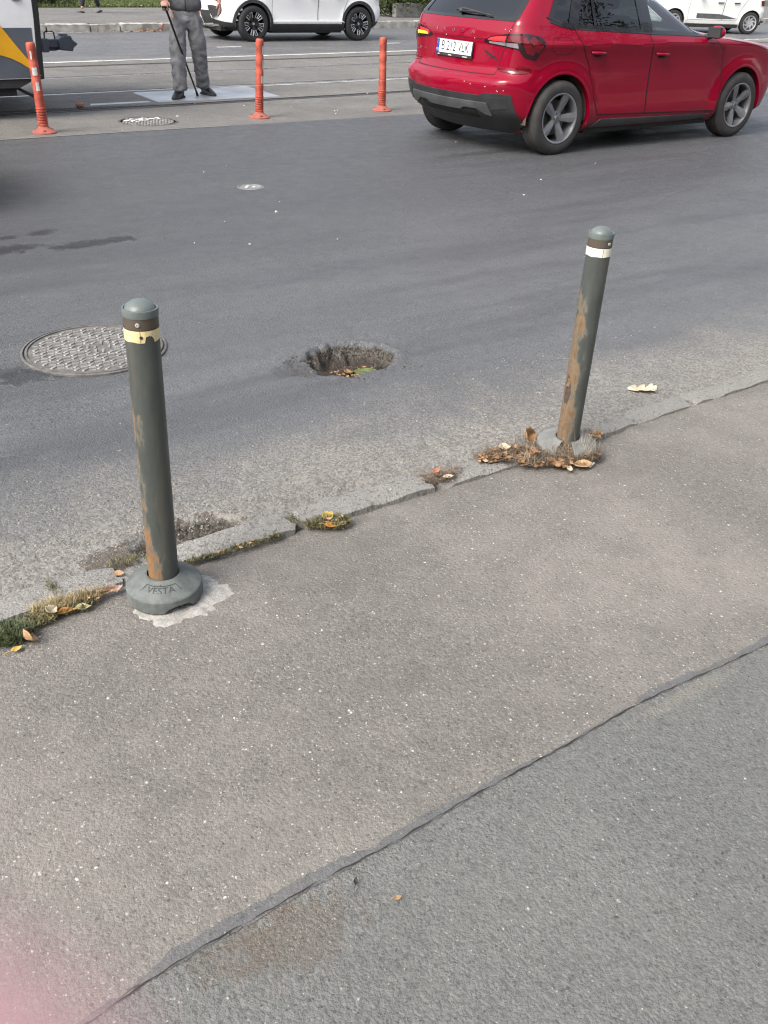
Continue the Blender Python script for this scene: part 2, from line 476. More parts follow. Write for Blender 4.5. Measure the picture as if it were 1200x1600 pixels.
def kerb_line(x):          # pavement edge of the near kerb
    return 2.113 + .010 * math.sin(x * 1.9 + .6) + .022 * max(0, min(1, (x - 1.7) / 1.3))
kl = np.vectorize(kerb_line)
def pave_z(X, Y):
    z = -.012 + .006 * vnoise(X, Y, 1.3, 21) + .003 * vnoise(X, Y, 6, 22) + .0014 * vnoise(X, Y, 40, 23)
    return z - .010 * np.clip((Y - 1.95) / .16, 0, 1) * (X < 2.6)
def joint_y(x):
    return np.interp(x, [-14, -.4, .05, .19, .30, .54, .74, .91, 1.10, 1.42, 1.76, 1.95, 3.2, 60], [.80, .895, .945, .966, .980, .992, .985, .993, 1.002, 1.005, .994, .990, .985, .95]) + .0035 * np.sin(np.asarray(x) * 9 + .4)
# pavement: columns follow the joint and the kerb
xs = spread([(-14, -1, 1.0), (-1, 4.5, .025), (4.5, 9, .2), (9, 60, 3)])
def strip(name, xs, y0, y1, ts, fz, mat):
    ts = np.asarray(ts)
    A = np.array([y0(x) for x in xs]); B = np.array([y1(x) for x in xs])
    X = np.repeat(np.asarray(xs)[None, :], len(ts), 0); Y = A[None] + (B - A)[None] * ts[:, None]
    n, m = X.shape; idx = np.arange(n * m).reshape(n, m)
    q = np.stack([idx[:-1, :-1], idx[:-1, 1:], idx[1:, 1:], idx[1:, :-1]], -1).reshape(-1, 4)
    return tag(np_mesh(name, np.stack([X, Y, fz(X, Y)], -1).reshape(-1, 3), q, mat), kind='structure')
strip('pavement', xs, lambda x: joint_y(x), lambda x: kerb_line(x) + .012, np.linspace(0, 1, 60), pave_z, M_pave)
strip('pavement_patch', xs, lambda x: -9.0, lambda x: joint_y(x), np.concatenate([np.linspace(0, .86, 8), np.linspace(.87, 1, 60)]), lambda X, Y: pave_z(X, Y) - .0015 * np.clip((Y - .9) / .08, 0, 1), M_pave2)

# bitumen sealing strips, smeared on along the joint in four lengths
def tar(x0, x1, w, off):
    n = max(6, int((x1 - x0) / .012))
    r = random.Random(int(x0 * 100))
    vs = []; fs = []
    for i in range(n + 1):
        x = x0 + (x1 - x0) * i / n
        e = min(1, min(i, n - i) / (n * .18) + .12)
        yj = float(joint_y(x)) + off
        a = yj - w * .35 * e + r.uniform(-.0025, .0025); b = yj + w * .65 * e + r.uniform(-.004, .004)
        for y, dz in ((a, .0006), ((a + b) / 2, .0026), (b, .0006)):
            vs.append((x, y, float(pave_z(np.array(x), np.array(y))) + dz))
        if i:
            k = 3 * i
            fs += [(k - 3, k, k + 1, k - 2), (k - 2, k + 1, k + 2, k - 1)]
    return vs, fs
JT = tag(bpy.data.objects.new('pavement_joint', None), kind='structure'); link(JT)
for x0, x1, w, off in ((-.4, .19, .014, .003), (.17, .71, .030, .005), (.69, .95, .022, .004), (.94, 1.14, .013, .003), (1.13, 1.45, .006, 0), (1.46, 1.71, .024, .005), (1.70, 3.4, .026, .008)):
    b = MB(); b.add(*tar(x0, x1, w, off)); b.build('seal_strip', M_tar, JT, 60)
b = MB()                                   # open hairline crack along the joint
vs = []; fs = []
for i in range(241):
    x = -.4 + 3.8 * i / 240; y = float(joint_y(x)) - .002 + .0015 * math.sin(i * 1.7)
    wv = .0009 + .0009 * math.sin(i * .9) * math.sin(i * .23)
    for yy in (y - wv, y + wv): vs.append((x, yy, float(pave_z(np.array(x), np.array(yy))) + .0036))
    if i: fs.append((2 * i - 2, 2 * i, 2 * i + 1, 2 * i - 1))
b.add(vs, fs); b.build('crack', M_groove, JT)

# near kerb: flush, chipped stones
KB = tag(bpy.data.objects.new('kerb', None), kind='structure'); link(KB)
def kerb_stone(x0, x1, y0, y1, top, seed, parent, depth=.15, chip=.012, tilt=(0, 0), mat=None):
    r = random.Random(seed)
    n = max(4, int((x1 - x0) / .045)); m = 6
    vs = []; fs = []
    ph = r.random() * 9
    for i in range(n + 1):
        for j in range(m + 1):
            u = i / n; w = j / m
            x = x0 + (x1 - x0) * u; y = y0(x) + (y1(x) - y0(x)) * w
            e = min(u, 1 - u) * (x1 - x0) / .03; f = min(w, 1 - w) * m
            z = top + tilt[0] * (u - .5) + tilt[1] * (w - .5) + .003 * math.sin(x * 31 + ph) * math.sin(w * 5 + ph) + r.uniform(-.0015, .0015)
            if j in (0, m):
                z -= .005 if j == 0 else .009; y += r.uniform(-1, 1) * chip * (.25 if j == 0 else 1.1)
            if i in (0, n):
                z -= .007; x += r.uniform(-1, 1) * chip
            if r.random() < .06 and j in (0, 1, m - 1, m): z -= r.uniform(.004, .012)
            vs.append((x, y, z))
    g = lambda i, j: i * (m + 1) + j
    for i in range(n):
        for j in range(m): fs.append((g(i, j), g(i + 1, j), g(i + 1, j + 1), g(i, j + 1)))
    ring = [g(i, 0) for i in range(n + 1)] + [g(n, j) for j in range(1, m + 1)] + [g(i, m) for i in range(n - 1, -1, -1)] + [g(0, j) for j in range(m - 1, 0, -1)]
    bs = len(vs)
    for k in ring: vs.append((vs[k][0], vs[k][1], top - depth))
    for k in range(len(ring)):
        k2 = (k + 1) % len(ring)
        fs.append((ring[k2], ring[k], bs + k, bs + k2))
    b = MB(); b.add(vs, fs)
    return b.build('kerb_stone', mat or M_kerb, parent, 45, fix=False)
ky0 = lambda x: kerb_line(x)
ky1 = lambda x: kerb_line(x) + .104 + .012 * math.sin(x * 5.3 + .7) * math.sin(x * 2.1) + .006 * math.sin(x * 17)
stones = [(-1.9, -.92, -.002, 0, 0), (-.91, .06, 0, 0, 0), (.07, .565, .001, .006, -.004), (.575, .74, -.012, -.01, -.02), (.755, 1.125, .012, .006, .008), (1.16, 1.645, .010, .006, .006), (1.70, 2.18, -.003, -.004, 0), (2.33, 2.655, .002, 0, -.004),
          (2.67, 3.0, .001, .004, 0), (3.01, 3.98, .002, 0, 0)] + [(3.99 + k * .98, 4.96 + k * .98, .002, 0, 0) for k in range(14)]
for k, (a, c_, top, ta, tb) in enumerate(stones):
    kerb_stone(a, c_, ky0, ky1, top, k + 3, KB, tilt=(ta, tb))
b = MB()                                     # packed dirt that fills the joints between the stones and the ground below
vs = []; fs = []
for i in range(200):
    x = -2 + 20 * i / 199
    for y in (kerb_line(x) - .03, kerb_line(x) + .14): vs.append((x, y, -.028))
    if i: fs.append((2 * i - 2, 2 * i, 2 * i + 1, 2 * i - 1))
b.add(vs, fs); tag(b.build('kerb_bedding', plain('packed dirt', (.085, .07, .055), .95, 0, .4, 20, .6, 150)), kind='structure')

# ground far and below, so nothing ends before the horizon
tag(fgrid('ground', np.linspace(-300, 300, 13), np.linspace(-300, 300, 13), lambda X, Y: X * 0 - .35, M_farpave), kind='structure')

# tram tracks: two pairs of grooved rails, each a shallow real channel between strips of bed
RL = [((2.36, 10.86), (7.8, 11.24)), ((2.7, 12.28), (8.87, 12.74)), ((3.72, 13.98), (10.44, 14.74)), ((4.63, 15.46), (11.37, 16.08))]
def rail_y(k, x):
    (xa, ya), (xb, yb) = RL[k]
    return ya + (yb - ya) / (xb - xa) * (x - xa)
def line_y(x): return 16.02 + .105 * (x - 4.3)
bounds = [lambda x: 9.42] + [(lambda x, k=k: rail_y(k, x)) for k in range(4)] + [lambda x: line_y(x) + .35]
TXS = spread([(-14, 2, 2), (2, 14, .5), (14, 60, 3)])
LIM = lambda x: x       # straight out to both ends of the street
for k in range(5):
    y0 = (lambda x, k=k: bounds[k](x) + (.122 if k else 0)); y1 = (lambda x, k=k: bounds[k + 1](x))
    strip('track_bed', TXS, y0, y1, np.linspace(0, 1, 5), lambda X, Y: X * 0, M_bed)
rail_names = ['tram rail running nearest to the orange posts, its groove packed with black dirt', 'bright polished tram rail running just beyond the steel cover plate',
              'near rail of the far tram track, dark groove with thin bright edge', 'farthest tram rail, close to the long white painted line']
for k in range(4):
    hx = .055
    prof_h = [(0, 0), (.003, .003), (.052, .003), (.055, -.002), (.055, -.040)]
    prof_g = [(.055, -.040), (.108, -.040)]
    prof_l = [(.108, -.040), (.108, .001), (.122, 0)]
    tr = thing('tram_rail', rail_names[k], 'rail', (0, 0, 0), 0, 'tram rails set in the street')
    if k in (0, 3):
        b = MB(); vs = []; fs = []
        for i, x in enumerate(TXS):
            q = .05 + .03 * math.sin(x * 1.7) * math.sin(x * .6) if k == 0 else .03
            vs += [(x, rail_y(k, x) - q, .003), (x, rail_y(k, x) - .001, .0032)]
            if i: fs.append((2 * i - 2, 2 * i, 2 * i + 1, 2 * i - 1))
        b.add(vs, fs); b.build('bitumen_fill', M_fill, tr, fix=False)
    for nm, pr, mt in (('rail_head', prof_h, M_rail if k in (1, 2) else M_railrust), ('groove', prof_g, M_groove), ('guard_lip', prof_l, M_railrust)):
        vs = []; fs = []; m = len(pr)
        for i, x in enumerate(TXS):
            for dy, z in pr: vs.append((x, rail_y(k, x) + dy, z))
            if i:
                for j in range(m - 1): fs.append(((i - 1) * m + j, i * m + j, i * m + j + 1, (i - 1) * m + j + 1))
        b = MB(); b.add(vs, fs); b.build(nm, mt, tr, fix=False)
strip('far_road', TXS, lambda x: line_y(x) + .35, lambda x: 22.35 + .09 * (x - 7), np.linspace(0, 1, 6), lambda X, Y: X * 0, M_road2)
# painted lines (about 4 mm above the bed)
def painted(name, x0, x1, fy, w, z=.004):
    b = MB(); n = max(2, int((x1 - x0) / .5)); vs = []; fs = []
    for i in range(n + 1):
        x = x0 + (x1 - x0) * i / n
        vs += [(x, fy(x), z), (x, fy(x) + w, z)]
        if i: fs.append((2 * i - 2, 2 * i, 2 * i + 1, 2 * i - 1))
    b.add(vs, fs); return tag(b.build(name, M_line, fix=False), kind='structure')
painted('lane_line', 0, 50, lambda x: line_y(x), .13)
painted('road_seam', -3, 4.3, lambda x: 9.385 + .012 * math.sin(x * 2.3), .022).data.materials[0] = M_kerb
painted('lane_line', 5.0, 9.5, lambda x: rail_y(1, x) - .14, .05)
for x0 in (2.2, 6.2, 10.5): painted('lane_dash', x0 + 6, x0 + 6.55, lambda x: 18.2 + .08 * (x - 8), .12)
b = MB(); b.prism([(4.28, 11.30), (5.93, 11.33), (5.97, 12.36), (4.30, 12.22)], -.02, .006)
pl = b.build('steel_cover_plate', M_plate, None, bevel=.003); tag(pl, 'flat grey steel cover plate between the tram rails under the man with the cane', 'cover plate')
b = MB(); b.prism([(3.45, 11.3), (4.2, 11.34), (4.2, 11.44), (3.5, 11.42)], -.02, .004)
tag(b.build('steel_cover_strip', M_plate, None, bevel=.002), 'narrow pale metal strip lying left of the steel cover plate', 'cover plate')

# far side: kerb, pavement, verge
def fk(x): return 22.35 + .09 * (x - 7)
FK = tag(bpy.data.objects.new('far_kerb', None), kind='structure'); link(FK)
xk = -3.0; k = 50
rr = random.Random(5)
while xk < 34:
    L = rr.choice((.98, .98, .98, .55, .7))
    kerb_stone(xk + .016, xk + L - .016, lambda x: fk(x), lambda x: fk(x) + .2, .165 + rr.uniform(-.014, .014), k, FK, .3, .02, (rr.uniform(-.02, .02), rr.uniform(-.01, .02)), M_kerb2)
    xk += L; k += 1
strip('far_pavement', TXS, lambda x: fk(x) + .2, lambda x: 28.9 + .16 * (x - 8), np.linspace(0, 1, 5), lambda X, Y: X * 0 + .155, M_farpave)
t = NT('verge soil'); n1 = t.noise(t.pos(), 3, 5)
M_soil = t.fin(color=t.mix(t.ramp(n1, .3, .7), (.045, .052, .022), (.075, .085, .035)), rough=.95)
strip('verge', TXS, lambda x: 28.9 + .16 * (x - 8), lambda x: 60, np.linspace(0, 1, 6), lambda X, Y: .155 + .02 * vnoise(X, Y, .8, 31), M_soil)
# ---------------------------------------------------------------- car body surface
def lerp_tab(tab, v):
    if v <= tab[0][0]: return tab[0][1]
    for (a, fa), (b, fb) in zip(tab, tab[1:]):
        if v <= b:
            t = (v - a) / (b - a)
            return fa + (fb - fa) * t
    return tab[-1][1]

class CarSurface:
    """Closed body skin as horizontal outlines: q 0..1 tail, 1..2 rear corner, 2..3 flank, 3..4 front corner, 4..5 nose."""
    def __init__(s, width, rear, front, rcx, rcy, fcx, fcy, bow=0.06, flank=0.03, axles=(0, 2.65), arch=0.385, hub=0.32, flare=0.015):
        s.width, s.rear, s.front, s.rcx, s.rcy, s.fcx, s.fcy = width, rear, front, rcx, rcy, fcx, fcy
        s.bow, s.flank, s.axles, s.arch, s.hub, s.flare = bow, flank, axles, arch, hub, flare
    def dims(s, z):
        W = lerp_tab(s.width, z)
        return W, lerp_tab(s.rear, z), lerp_tab(s.front, z), lerp_tab(s.rcx, z), min(lerp_tab(s.rcy, z), W * .95), lerp_tab(s.fcx, z), min(lerp_tab(s.fcy, z), W * .95)
    def flank_y(s, x, z, W, xa, xb):
        t = (x - (xa + xb) / 2) / max((xb - xa) / 2, .1)
        y = W - s.flank * max(0, abs(t) - .15) ** 2
        for ax in s.axles:
            d = math.hypot(x - ax, z - s.hub)
            if d < s.arch + .14:
                k = min(1, max(0, (s.arch + .14 - d) / .12))
                y += s.flare * k * k * (3 - 2 * k) * min(1, max(0, (0.9 - z) / .15))
        return y
    def pt(s, q, z):
        W, xr, xf, rx, ry, fx, fy = s.dims(z)
        yc = W - ry
        xa = xr + s.bow + rx
        yd = W - fy
        xb = xf - s.bow * 1.5 - fx
        if xb < xa + .05:
            m = (xa + xb) / 2; xa, xb = m - .025, m + .025
        if q <= 1:
            return (xr + s.bow * q * q, q * yc, z)
        if q <= 2:
            y1 = s.flank_y(xa, z, W, xa, xb)
            a = (q - 1) * math.pi / 2
            return (xa - (xa - xr - s.bow) * math.cos(a), yc + (y1 - yc) * math.sin(a), z)
        if q <= 3:
            x = xa + (xb - xa) * (q - 2)
            return (x, s.flank_y(x, z, W, xa, xb), z)
        if q <= 4:
            y1 = s.flank_y(xb, z, W, xa, xb)
            a = (q - 3) * math.pi / 2
            return (xb + (xf - s.bow * 1.5 - xb) * math.sin(a), yd + (y1 - yd) * math.cos(a), z)
        t = 5 - q
        return (xf - s.bow * 1.5 * t * t, t * yd, z)
    def q_of_x(s, x, z):
        lo, hi = 1.0, 4.0
        for _ in range(26):
            m = (lo + hi) / 2
            if s.pt(m, z)[0] < x: lo = m
            else: hi = m
        return (lo + hi) / 2
    def q_of_y(s, y, z):          # on the tail
        lo, hi = 0.0, 2.0
        for _ in range(26):
            m = (lo + hi) / 2
            if s.pt(m, z)[1] < y: lo = m
            else: hi = m
        return (lo + hi) / 2
    def normal(s, q, z):
        e = 1e-3
        a, b = s.pt(q - e if q > e else 0, z), s.pt(q + e, z)
        c, d = s.pt(q, z - .006), s.pt(q, z + .006)
        u = [b[i] - a[i] for i in range(3)]; v = [d[i] - c[i] for i in range(3)]
        n = (u[1] * v[2] - u[2] * v[1], u[2] * v[0] - u[0] * v[2], u[0] * v[1] - u[1] * v[0])
        l = math.sqrt(sum(k * k for k in n)) or 1
        return (n[0] / l, n[1] / l, n[2] / l)
    def off(s, q, z, o, sg=1):
        p = s.pt(abs(q), z)
        n = s.normal(abs(q), z)
        if n[0] * 0 + n[1] * (1 if abs(q) > .5 else 0) < -1e-6: n = (-n[0], -n[1], -n[2])
        if abs(q) <= .5 and n[0] > 0: n = (-n[0], -n[1], -n[2])
        sgn = sg * (1 if q >= 0 else -1)
        return (p[0] + n[0] * o, (p[1] + n[1] * o) * sgn, p[2] + n[2] * o)

RED = CarSurface(
    width=[(.18,.78),(.25,.85),(.29,.868),(.36,.872),(.5,.866),(.62,.866),(.72,.868),(.80,.876),(.87,.887),(.93,.902),(.945,.900),(.955,.892),(1.03,.856),(1.06,.842),(1.10,.825),(1.32,.715),(1.44,.645),(1.485,.60),(1.515,.52),(1.53,.40)],
    rear=[(.18,-.45),(.30,-.58),(.35,-.66),(.42,-.70),(.52,-.735),(.60,-.735),(.64,-.715),(.675,-.655),(.72,-.615),(.93,-.60),(.96,-.605),(1.02,-.595),(1.10,-.565),(1.15,-.53),(1.42,-.27),(1.46,-.30),(1.485,-.27),(1.515,-.1),(1.53,.1)],
    front=[(.18,3.25),(.28,3.48),(.5,3.58),(.66,3.59),(.76,3.58),(.83,3.52),(.885,3.38),(.93,3.05),(.97,2.62),(1.0,2.35),(1.03,2.12),(1.06,2.05),(1.10,1.96),(1.32,1.52),(1.44,1.25),(1.485,1.08),(1.515,.8),(1.53,.6)],
    rcx=[(.18,.35),(.55,.34),(.66,.28),(.95,.27),(1.1,.22),(1.3,.16),(1.46,.2),(1.53,.2)],
    rcy=[(.18,.36),(.55,.36),(.66,.26),(.95,.26),(1.1,.16),(1.3,.12),(1.46,.25),(1.53,.25)],
    fcx=[(.18,.42),(.7,.44),(.95,.42),(1.06,.35),(1.3,.25),(1.53,.25)],
    fcy=[(.18,.46),(.7,.46),(.95,.5),(1.06,.5),(1.3,.4),(1.53,.3)],
    bow=.07, flank=.05, axles=(0, 2.651), arch=.375, hub=.322, flare=.022)
# ---------------------------------------------------------------- steel bollards
CAMDIR = Vector((.4844, .7048, 0)).normalized()      # horizontal heading of the view, used only to know which side the wear faces
def bollard_paint(name, left, seed, z_amt, z_bias, zc, rust_a=(.15, .085, .04), rust_b=(.27, .20, .125), thr=.62):
    t = NT(name); P = t.obj(); X = t.xyz(P)
    side = t.math('ADD', t.math('MULTIPLY', X[0], left[0] / .04), t.math('MULTIPLY', X[1], left[1] / .04))
    n1 = t.noise(t.map(P, (1, 1, .38), loc=(seed, 0, 0)), 26, 6, .62)
    n2 = t.noise(t.map(P, (1, 1, .5), loc=(0, seed, 0)), 70, 5, .7)
    zb = None
    m = t.math('ADD', t.math('MULTIPLY', t.math('SUBTRACT', side, thr), .95), t.math('MULTIPLY', t.math('SUBTRACT', n1, .5), 2.5))
    m = t.math('ADD', m, t.math('MULTIPLY', t.ramp(X[2], z_bias[0], z_bias[1], 1, 0), z_amt))
    m = t.math('SUBTRACT', m, t.ramp(X[2], .54, .66, 0, .9))
    m = t.math('ADD', m, t.math('MULTIPLY', t.math('SUBTRACT', n2, .5), .9))
    rust = t.ramp(m, .12, .26)
    grime = t.noise(t.map(P, (1, 1, .10), loc=(seed, 3, 0)), 38, 5, .7)
    halo = t.ramp(m, -.12, .2)
    # rusty collar under the cap
    cl = t.math('MULTIPLY', t.math('GREATER_THAN', X[2], zc), t.ramp(t.math('ADD', n2, t.math('MULTIPLY', n1, .6)), .62, .85))
    pc = t.mix(t.ramp(n1, .3, .7), (.056, .063, .058), (.078, .086, .079))
    pc = t.mix(t.math('MULTIPLY', t.math('GREATER_THAN', X[2], zc), .7), pc, (.080, .074, .060))
    rc = t.mix(t.ramp(n2, .35, .7), rust_a, rust_b)
    rc = t.mix(t.math('MULTIPLY', t.ramp(n1, .56, .70), .7), rc, (.125, .08, .05))
    rc = t.mix(t.math('MULTIPLY', t.ramp(n2, .50, .62), .6), rc, pc)
    c = t.mix(t.math('MULTIPLY', halo, .35), pc, (.30, .25, .17))
    c = t.mix(rust, c, rc)
    c = t.mix(t.math('MULTIPLY', cl, .5), c, (.105, .06, .03))
    c = t.mix(t.ramp(grime, .48, .70, 0, .5), c, (.115, .105, .085))
    c = t.mix(t.ramp(n2, .60, .72, 0, .4), c, (.045, .045, .04))
    # scratches
    sc = t.noise(t.map(P, (1, 1, .12), rot=(.3, .2, 0)), 90, 2, .5)
    c = t.mix(t.ramp(sc, .70, .74, 0, .35), c, (.2, .21, .2))
    t.bump(t.math('ADD', t.math('MULTIPLY', rust, -.5), t.math('MULTIPLY', n2, t.ramp(m, .0, .3, .08, .8))), .5, .003)
    return t.fin(color=c, rough=t.ramp(m, -.1, .3, .46, .85))
M_cap = plain('grey green plastic cap', (.125, .148, .142), .42, 0, .12, 14, .15, 120)
M_collar = plain('grey green plastic foot', (.118, .130, .123), .7, 0, .26, 26, .35, 110)
M_screw = plain('zinc screw', (.62, .60, .56), .35, .5)
M_ink = plain('dark crevice', (.028, .032, .03), .9)
t = NT('faded reflective band'); P = t.obj(); n1 = t.noise(t.map(P, (1, 1, .4)), 32, 5, .65)
n2 = t.noise(P, 160, 3)
M_band = t.fin(color=t.mix(t.math('MULTIPLY', t.ramp(n1, .52, .72), .6), t.mix(t.ramp(n2, .3, .7), (.72, .58, .28), (.80, .70, .42)), (.58, .36, .11)), rough=.45)
t = NT('faded whitish reflective band'); P = t.obj(); n1 = t.noise(t.map(P, (1, 1, .4)), 30, 5, .65)
M_band2 = t.fin(color=t.mix(t.math('MULTIPLY', t.ramp(n1, .55, .75), .5), (.78, .75, .62), (.60, .48, .28)), rough=.42)

def bollard(label, loc, tilt, pm, bandm, capm, front, left, foot, chip=False, gap=None, foot_tilt=None, H=.818, r=.0402):
    root = thing('steel_bollard', label, 'bollard', loc, 0, 'steel bollards along the kerb')
    up = Vector((tilt[0], tilt[1], 1)).normalized()
    q = Vector((0, 0, 1)).rotation_difference(up).to_matrix().to_4x4()
    def pl(o, m=q):
        o.matrix_local = m; return o
    b = MB(); b.lathe([(r, -.05), (r, .2), (r, .45), (r, .60), (r, H - .066), (r - .0012, H - .0655), (r - .0012, H - .0645), (r + .0006, H - .064), (r + .0006, H - .03)], 56)
    post = pl(b.build('post', pm, root, 40))
    if not chip:        # bared patch where the paint flaked off down to dark primer (right bollard)
        a0 = math.atan2(left.y, left.x) + .60
        vs = []; fs = []
        rr = random.Random(4)
        edge = [(.195, .16), (.215, .30), (.24, .36), (.262, .30), (.275, .14), (.285, .10), (.30, .03)]
        low = [(.195, -.2), (.215, -.28), (.24, -.32), (.262, -.33), (.275, -.30), (.285, -.26), (.30, -.14)]
        for (z, a), (_, b_) in zip(edge, low):
            for k in range(7):
                an = a0 + b_ + (a - b_) * k / 6 + rr.uniform(-.02, .02)
                vs.append(((r + .0007) * math.cos(an), (r + .0007) * math.sin(an), z + rr.uniform(-.004, .004)))
        for i in range(6):
            for k in range(6): fs.append((i * 7 + k, i * 7 + k + 1, i * 7 + k + 8, i * 7 + k + 7))
        b = MB(); b.add(vs, fs); pl(b.build('bare_metal_patch', plain('flaked dark primer', (.075, .055, .045), .85, 0, .3, 60, .3, 200), root))
        # a curled flake of paint above it
        b = MB(); vs = []
        for i in range(5):
            for k in range(4):
                an = a0 - .12 + .28 * k / 3; zz = .262 + .03 * i / 4; o_ = .0012 + .004 * (1 - i / 4) ** 2 * (1 if k < 3 else .4)
                vs.append(((r + o_) * math.cos(an), (r + o_) * math.sin(an), zz - .004 * (k % 2)))
        b.add(vs, [(i * 4 + k, i * 4 + k + 1, i * 4 + k + 5, i * 4 + k + 4) for i in range(4) for k in range(3)])
        pl(b.build('paint_flake', pm, root, 60))
    # reflective band with a torn corner
    fa = math.atan2(front.y, front.x)
    vs = []; fs = []; n = 96
    zb0, zb1 = H - .094, H - .066
    for i in range(n + 1):
        a = fa - math.pi + 2 * math.pi * i / n
        d = a - fa
        lo = zb0 + .0008 * math.sin(a * 7)
        if chip and .42 < d < .95: lo += .015 * (1 if .5 < d < .8 else .75) + .002 * math.sin(d * 60)
        for z in (lo, zb1): vs.append(((r + .0011) * math.cos(a), (r + .0011) * math.sin(a), z))
        if i: fs.append((2 * i - 2, 2 * i, 2 * i + 1, 2 * i - 1))
    b = MB(); b.add(vs, fs); bo = pl(b.build('reflective_band', bandm, root, 60))
    vs = []; fs = []                      # overlap line of the tape, and a bored hole
    for i in range(9):
        z = zb0 + (zb1 - zb0) * i / 8
        for da in (-.012, .012): vs.append(((r + .0016) * math.cos(fa + .16 + da), (r + .0016) * math.sin(fa + .16 + da), z))
        if i: fs.append((2 * i - 2, 2 * i - 1, 2 * i + 1, 2 * i))
    b = MB(); b.add(vs, fs)
    if chip:
        Mh = Matrix.Translation(Vector((math.cos(fa + .2), math.sin(fa + .2), 0)) * (r + .0008) + Vector((0, 0, zb0 + .013))) @ Matrix.Rotation(fa + .2, 4, 'Z') @ Matrix.Rotation(math.pi / 2, 4, 'Y')
        b.lathe([(0, .0016), (.0038, .0014), (.0042, 0)], 12, Mh)
    pl(b.build('tape_seam', M_ink if chip else M_groove, root))
    # dome cap with a rim
    prof = [(r - .003, H - .0385), (r + .0016, H - .038), (r + .0020, H - .024), (r + .0012, H - .0205), (r - .0022, H - .0205), (r - .0040, H - .0235)]
    for k in range(11):
        a = .18 + (math.pi / 2 - .18) * k / 10
        prof.append(((r - .0040) * math.cos(a) / math.cos(.18), H - .0235 + .0215 * (math.sin(a) - math.sin(.18)) / (1 - math.sin(.18))))
    b = MB(); b.lathe(prof, 56); cap = pl(b.build('cap', capm, root, 35))
    sa = fa + (.05 if chip else .62)
    Ms = Matrix.Translation(Vector((math.cos(sa), math.sin(sa), 0)) * (r + .0002) + Vector((0, 0, H - .051))) @ Matrix.Rotation(sa, 4, 'Z') @ Matrix.Rotation(math.pi / 2, 4, 'Y')
    b = MB(); b.lathe([(.0052, 0), (.0050, .0022), (.0022, .0028), (.002, .0012), (0, .0012)], 16, Ms); sc = pl(b.build('screw', M_screw, root, 40))
    # foot: a low moulded cone with a notch in its edge
    prof = [(.0435, .068), (.049, .068), (.053, .0655), (.098, .0395), (.1012, .0372), (.1034, .0335), (.1042, .002), (.1005, -.004)]
    n = 96; vs = []; fs = []; m = len(prof)
    na = fa + .62
    ang = [fa + 2 * math.pi * i / n for i in range(n)]
    for a in ang:
        d = (a - na + math.pi) % (2 * math.pi) - math.pi
        for j, (rr_, z) in enumerate(prof):
            if j >= m - 2 and abs(d) < .38 and chip: z = max(z, .019 * math.sqrt(max(0, 1 - (d / .38) ** 2)))
            vs.append((rr_ * math.cos(a), rr_ * math.sin(a), z))
    for i in range(n):
        a = ang[i]
        if gap and any(((a - fa - g0) % (2 * math.pi)) < w_ for g0, w_ in gap): continue
        i2 = (i + 1) % n
        for j in range(m - 1): fs.append((i * m + j, i2 * m + j, i2 * m + j + 1, i * m + j + 1))
    b = MB(); b.add(vs, fs); ft = b.build('foot_collar', foot, root, 20)
    if gap:
        md = ft.modifiers.new('wall', 'SOLIDIFY'); md.thickness = .008; md.offset = 1
    if foot_tilt: ft.rotation_euler = foot_tilt; ft.scale = (1, 1, .72)
    if chip:        # moulded word in its frame, and the crack running to the notch
        def cone(u, v, o=.0004):      # u along the rim, v up the slope from the middle of the cone
            rr_ = .0735 - v * .80; z = .0537 + v * .58
            a = fa + .12 + u / .0735
            nx = .6
            return ((rr_ + o * nx) * math.cos(a), (rr_ + o * nx) * math.sin(a), z + o * .8)
        tv, tf = text_mesh('VESTA', .0275)
        b = MB(); b.add([cone(x * 1.0, y, .0007) for x, y, z in tv], tf); b.build('lettering', plain('shaded moulded letters', (.045, .052, .049), .8), ft, fix=False)
        b = MB()
        def line(pts, w):
            for (u0, v0), (u1, v1) in zip(pts, pts[1:]):
                L = math.hypot(u1 - u0, v1 - v0); nx_, ny_ = -(v1 - v0) / L * w, (u1 - u0) / L * w
                k = 8
                vv = []
                for i in range(k + 1):
                    s_ = i / k; uu = u0 + (u1 - u0) * s_; v_ = v0 + (v1 - v0) * s_
                    vv += [cone(uu + nx_, v_ + ny_, .0008), cone(uu - nx_, v_ - ny_, .0008)]
                b.add(vv, [(2 * i, 2 * i + 1, 2 * i + 3, 2 * i + 2) for i in range(k)])
        line([(-.056, -.012), (-.048, .0145), (.048, .0145), (.056, -.012)], .0007)
        b.build('moulded_frame', M_ink, ft, fix=False)
        b = MB(); line([(-.002, .020), (.000, .0145)], .0006); b.build('crack', M_ink, ft, fix=False)
        b = MB(); line([(.003, -.012), (.010, -.018), (.0155, -.028)], .0008); b.build('crack', M_ink, ft, fix=False)
    return root
cr = Vector((.8241, -.5664, 0))          # along the kerb of view, to the right
front = -CAMDIR
PL1 = bollard_paint('worn grey green steel paint', -cr * .80 - CAMDIR * .60, 1.7, .42, (.10, .26), .771, (.20, .085, .026), (.32, .19, .085), .86)
PL2 = bollard_paint('badly rusted grey green steel paint', -cr * .97 - CAMDIR * .25, 5.2, .30, (.25, .66), .752)
bollard('rusty grey-green steel bollard with yellowed band, standing on a foot lettered VESTA', (.655, 2.012, .0), (cr.x * .020, cr.y * .020), PL1, M_band, M_cap, front, -cr, M_collar, chip=True, H=.837)
b2 = bollard('heavily rusted leaning bollard with whitish band, foot broken and buried in dry litter', (2.265, 2.115, -.012), (cr.x * .012, cr.y * .012), PL2, M_band2, M_cap, front, -cr,
        plain('pale broken foot', (.185, .19, .182), .9, 0, .2, 15, .4, 90), gap=[(-.62, .7)], foot_tilt=(.05, -.03, 0))

